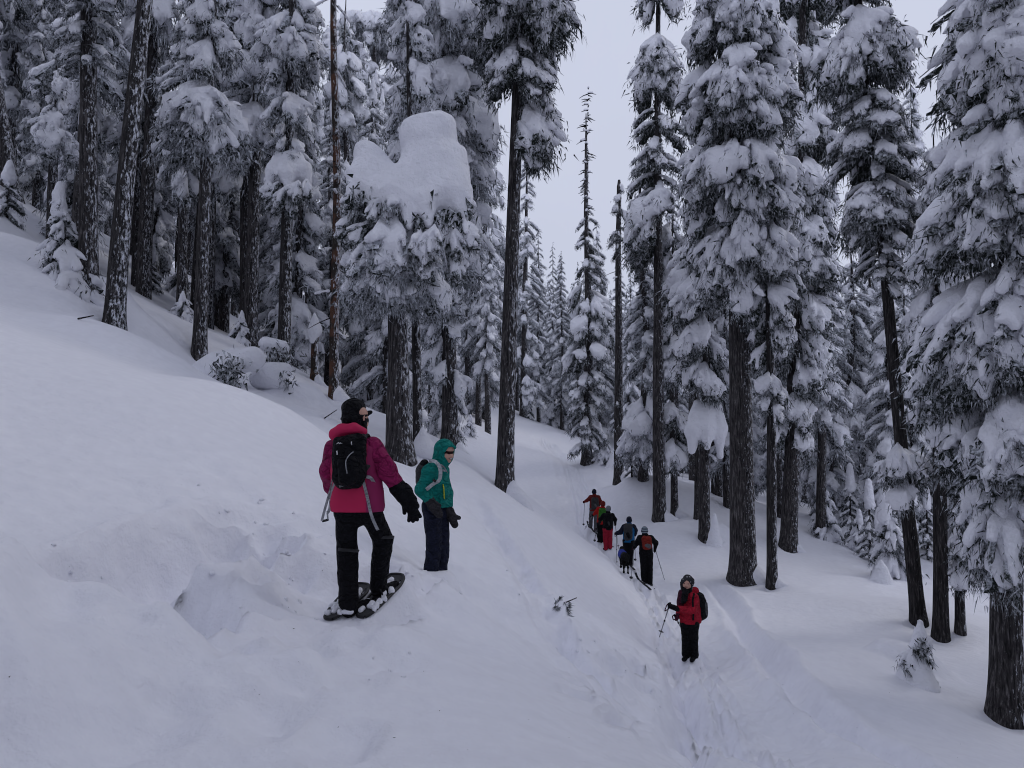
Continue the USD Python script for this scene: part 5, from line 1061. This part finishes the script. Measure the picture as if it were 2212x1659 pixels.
pole((603, 632), (577, 893), dD[0] + .25, 'left ski pole of the rearmost skier'); pole((779, 650), (860, 918), dD[0] + .1, 'right ski pole of the rearmost skier, angled out to the right')
ski((615, 882), (740, 985), 'left ski of the rearmost skier with upturned tip'); ski((690, 925), (778, 978), 'right ski of the rearmost skier')
A = skier(dD[1], dict(head=(562, 405), neck=(562, 436), sL=(522, 462), sR=(596, 462), eL=(492, 505, .05), eR=(612, 490, .05), wL=(462, 514, .15), wR=(612, 515, .15), hL=(535, 575), hR=(578, 575), kL=(535, 680), kR=(576, 680), aL=(538, 770), aR=(578, 772)), 'skier in a blue and black jacket with a dark backpack, beside the dog', 'blue', 'black_cloth', 'navy', 12, (560, 588))
jb = [c for c in A.th.GetChildren() if c.GetName() == 'jacket'][0]
for d in 'LR': A.part('sleeve', [('s' + d, 'e' + d, .102, .086), ('e' + d, 'w' + d, .086, .068)], 'navy', parent=jb)
pack(Z2, dD[1], [((540, 455, -.14), (545, 550, -.16), .10, .11), ((566, 455, -.14), (566, 545, -.16), .10, .10)], 'pack_grey', 'dark grey backpack on the blue jacket', [((550, 520, -.24), (560, 545, -.24), .06, .06)], 'black_cloth', [[(530, 448, -.06), (528, 490, .06), (535, 540, .05)], [(590, 448, -.06), (595, 490, .05), (588, 540, .05)]])
pole((458, 518), (458, 765), dD[1] + .15, 'left ski pole of the blue jacket skier'); pole((609, 518), (612, 740), dD[1] + .15, 'right ski pole of the blue jacket skier')
ski((530, 735), (606, 820), 'right ski of the blue jacket skier, tail showing by the dog', width=.06)
A = skier(dD[2], dict(head=(390, 312), neck=(388, 342), sL=(352, 365), sR=(424, 365), eL=(322, 400, .1), eR=(446, 400, .03), wL=(318, 425, .3), wR=(447, 428, .1), hL=(368, 480), hR=(402, 480), kL=(366, 565), kR=(404, 560), aL=(370, 640), aR=(406, 628)), 'skier in a black jacket and red trousers with a grey hat', 'black_cloth', 'red_pants', 'grey_hat', 13, (385, 488))
pack(Z2, dD[2], [((375, 370, -.14), (378, 440, -.15), .10, .11), ((402, 370, -.14), (404, 438, -.15), .095, .10)], 'black_cloth', 'black backpack on the skier with red trousers', [((390, 425, -.22), (396, 440, -.22), .05, .05)], 'pack_grey')
pole((445, 430), (473, 630), dD[2] + .1, 'ski pole at the right hand of the skier in red trousers')
ski((372, 610), (432, 632), 'ski of the skier in red trousers')
A = skier(dD[3], dict(head=(345, 272), neck=(342, 298), sL=(308, 312), sR=(368, 322), eL=(285, 345, .05), eR=(385, 360, .1), wL=(272, 358, .15), wR=(380, 400, .3), hL=(318, 430), hR=(352, 430), kL=(318, 510), kR=(348, 510), aL=(318, 580), aR=(345, 575)), 'skier in a bright red jacket with a green backpack, half hidden', 'bright_red', 'black_cloth', 'dark_red', 14, (335, 440))
pack(Z2, dD[3], [((332, 325, -.14), (328, 395, -.15), .10, .10), ((356, 325, -.14), (352, 390, -.15), .09, .09)], 'green', 'green backpack on the bright red jacket', [((338, 385, -.22), (344, 392, -.22), .05, .05)], 'grey_cloth')
pole((262, 362), (200, 472), dD[3] + .15, 'ski pole slanting back from the bright red jacket skier'); pole((290, 480), (276, 580), dD[3] - .5, 'short visible ski pole low beside the bright red jacket skier', basket=True)
ski((300, 555), (332, 598), 'ski of the bright red jacket skier')
A = skier(dD[4], dict(head=(273, 172), neck=(274, 198), sL=(242, 215), sR=(308, 215), eL=(212, 245, .05), eR=(325, 250, .05), wL=(196, 252, .15), wR=(318, 275, .2), hL=(256, 315), hR=(290, 315), kL=(246, 390, .1), kR=(288, 400), aL=(244, 455, .15), aR=(284, 500, -.05)), 'leading skier in a dark red jacket and grey trousers', 'dark_red', 'grey_cloth', 'navy', 15, (275, 330))
pack(Z2, dD[4], [((268, 235, -.14), (270, 295, -.15), .10, .11), ((292, 235, -.14), (294, 290, -.15), .09, .10)], 'pack_grey', 'grey backpack on the leading skier in dark red', [((280, 280, -.22), (288, 290, -.22), .05, .05)], 'grey_cloth')
pole((193, 258), (185, 445), dD[4] + .15, 'upright ski pole at the left hand of the leading skier')
ski((215, 440), (258, 482), 'left ski of the leading skier'); ski((248, 482), (302, 530), 'right ski of the leading skier')

# ---- the dog, seen from behind
Dd = dD[5]; do = Z2(535, 842, Dd); dg = thing('dog', do, label='black dog in a blue vest walking behind the skier in the blue jacket', cat='dog')
def q(x, y, d): return Z2(x, y, Dd + d) - do
fw = unit(q(500, 690, .62) - q(528, 700, 0))
caps = [(q(528, 702, 0), q(520, 700, .2), .105, .10), (q(520, 700, .2), q(505, 692, .5), .095, .125), (q(505, 685, .5), q(500, 668, .62), .10, .085), (q(500, 668, .6), q(503, 640, .78), .07, .062), (q(503, 640, .78), q(502, 645, .96), .062, .035)]
for s_, x0 in ((-1, 512), (1, 546)):
    caps += [(q(x0, 712, .02), q(x0 - 2, 752, .12), .075, .05), (q(x0 - 2, 752, .12), q(x0 + 6, 795, -.07), .045, .026), (q(x0 + 6, 795, -.07), q(x0 + 6, 834 + (10 if s_ > 0 else 0), -.03), .024, .022), (q(x0 + 6, 836 + (10 if s_ > 0 else 0), -.03), q(x0 + 4, 838 + (10 if s_ > 0 else 0), .05), .026, .022)]
    x1 = 494 if s_ < 0 else 524
    caps += [(q(x1, 700, .5), q(x1, 735, .47), .06, .036), (q(x1, 735, .47), q(x1 + 1, 765, .53), .032, .026), (q(x1 + 1, 765, .53), q(x1, 792, .5), .024, .022), (q(x1, 792, .5), q(x1, 794, .57), .025, .022)]
caps += [(q(530, 690, -.09), q(536, 730, -.2), .03, .024), (q(536, 730, -.2), q(538, 765, -.2), .024, .014)]
for s_ in (-10, 12): caps += [(q(503 + s_, 632, .74), q(503 + s_ * 1.7, 648, .74), .024, .018)]
obj('body', simpler(sdf_mesh(caps, .04, .014, .006, 14, 7), .002), M['dog_coat'], dg)
obj('vest', simpler(sdf_mesh([(q(508, 694, .46), q(513, 697, .28), .136, .118), (q(503, 686, .52), q(501, 676, .58), .12, .11)], .04, .016, .006, 10, 8, clip=lambda G: -(G[..., 2] - (q(505, 712, .4)[2]))), .002), M['vest_blue'], dg)
PADS.append((do[:2], .2, do[2] + .0))

# ---- twigs on the snow
def fallen(stem, tufts, label, rng, name='fallen_twig', r=.012):
    o = hit(*stem[0]); d = o[1]; gz = lambda p: np.array([p[0], p[1], max(p[2], ground(p[0], p[1]) + .012)])
    W = lambda x, y: gz(P(x, y, d + (stem[0][1] - y) * .008)); th = thing(name, o, label=label, cat='twig')
    pts = np.array([W(*p) for p in stem]); pts = np.array([pts[0] + (pts[-1] - pts[0]) * t + [0, 0, .05 * t] for t in np.linspace(0, 1, 8)])
    obj('stem', tube(pts - o, np.linspace(r, r * .5, 8), 6), M['bark_dark'], th)
    for a, b in tufts:
        A_, B_ = W(*a), W(*b); n = 90; t = rng.uniform(0, 1, (n, 1))
        obj('needle_spray', sprigs((A_ + (B_ - A_) * t) - o, rng.normal(size=(n, 3)) * .5 + unit(B_ - A_) + [0, 0, .25],   .075, .008, rng), M['needles'], th, smooth=False)
rt = np.random.default_rng(5)
fallen([(1197, 1314), (1222, 1308), (1246, 1299)], [((1198, 1308), (1210, 1303)), ((1218, 1316), (1231, 1341)), ((1229, 1301), (1231, 1318)), ((1196, 1314), (1206, 1326))], 'broken conifer twig lying on the snow below the trodden edge', rt)
fallen([(168, 690), (185, 686), (202, 687)], [], 'short dead twig poking from the snow below the plastered leaning trunk', rt, r=.02)
fallen([(700, 905), (715, 898), (728, 890)], [], 'thin bare twig sticking out left of the magenta hiker', rt, r=.015)
rl = np.random.default_rng(15); lp, ld = [], []
for i in range(90):
    x, y = rl.uniform(0, 2212), rl.uniform(900, 1640)
    try: p = hit(x, y)
    except ValueError: continue
    if p[1] > 16: continue
    lp.append(p + [0, 0, .006]); ld.append([rl.normal(), rl.normal(), .1])
obj('needle_litter', sprigs(np.array(lp), np.array(ld), .014, .0028, rl), M['bark_dark'], smooth=False, kind='stuff', label='tiny needles and bark crumbs strewn on the snow')
# clods of snow kicked up beside the tracks
cl = []
ico = trimesh.creation.icosphere(subdivisions=1)
zones_ = [((600,1150), 1.0, 60), ((540,1270), .8, 34), ((690,1330), .6, 26), ((930,1265), .5, 26), ((300,1250), .9, 40), ((1350,1420), 1.3, 40), ((1200,1350), .8, 24), ((1480,1420), .9, 20), ((830,1450), .6, 18), ((1400,1290), .8, 16)]
for c_, r_, n_ in zones_:
    c0 = bh(*c_)[:2]; XY = c0 + rl.normal(size=(n_ // 2, 2)) * r_ * .4; ZZ = height(XY[:, 0], XY[:, 1])
    for xy, z_ in zip(XY, ZZ):
        s_ = rl.uniform(.008, .024)
        v = np.array(ico.vertices) * (1 + .8 * (rl.random((len(ico.vertices), 1)) - .5)) * s_ * rl.uniform(.7, 1.2, 3)
        cl.append((v + [xy[0], xy[1], z_ - s_ * .1], np.array(ico.faces)))
obj('snow_clods', cat(cl), M['snow'], kind='stuff', label='small clods of snow kicked up beside the tracks')
# trees around the photographer
n_ = 0
for i in range(4000):
    if n_ >= 74: break
    x, y = rl.uniform(-26, 28), rl.uniform(-24, 20)
    if abs(x) < .70 * max(y, 0) + 3.4 or math.hypot(x, y) < 4.5 or any((x - p) ** 2 + (y - q_) ** 2 < 2.1 ** 2 for p, q_ in taken): continue
    taken.append((x, y)); s = rl.uniform(1.45, 2.0); k = (False, int(rl.integers(0, 3))); n_ += 1
    copy_of(first[k], (x, y, ground(x, y)), rl.uniform(0, 360), (1.2, 1.2, s), label='snow covered conifer standing beside or behind the photographer', cat='conifer', group='conifers around the photographer')
print("bough tris", stats)
build_ground()
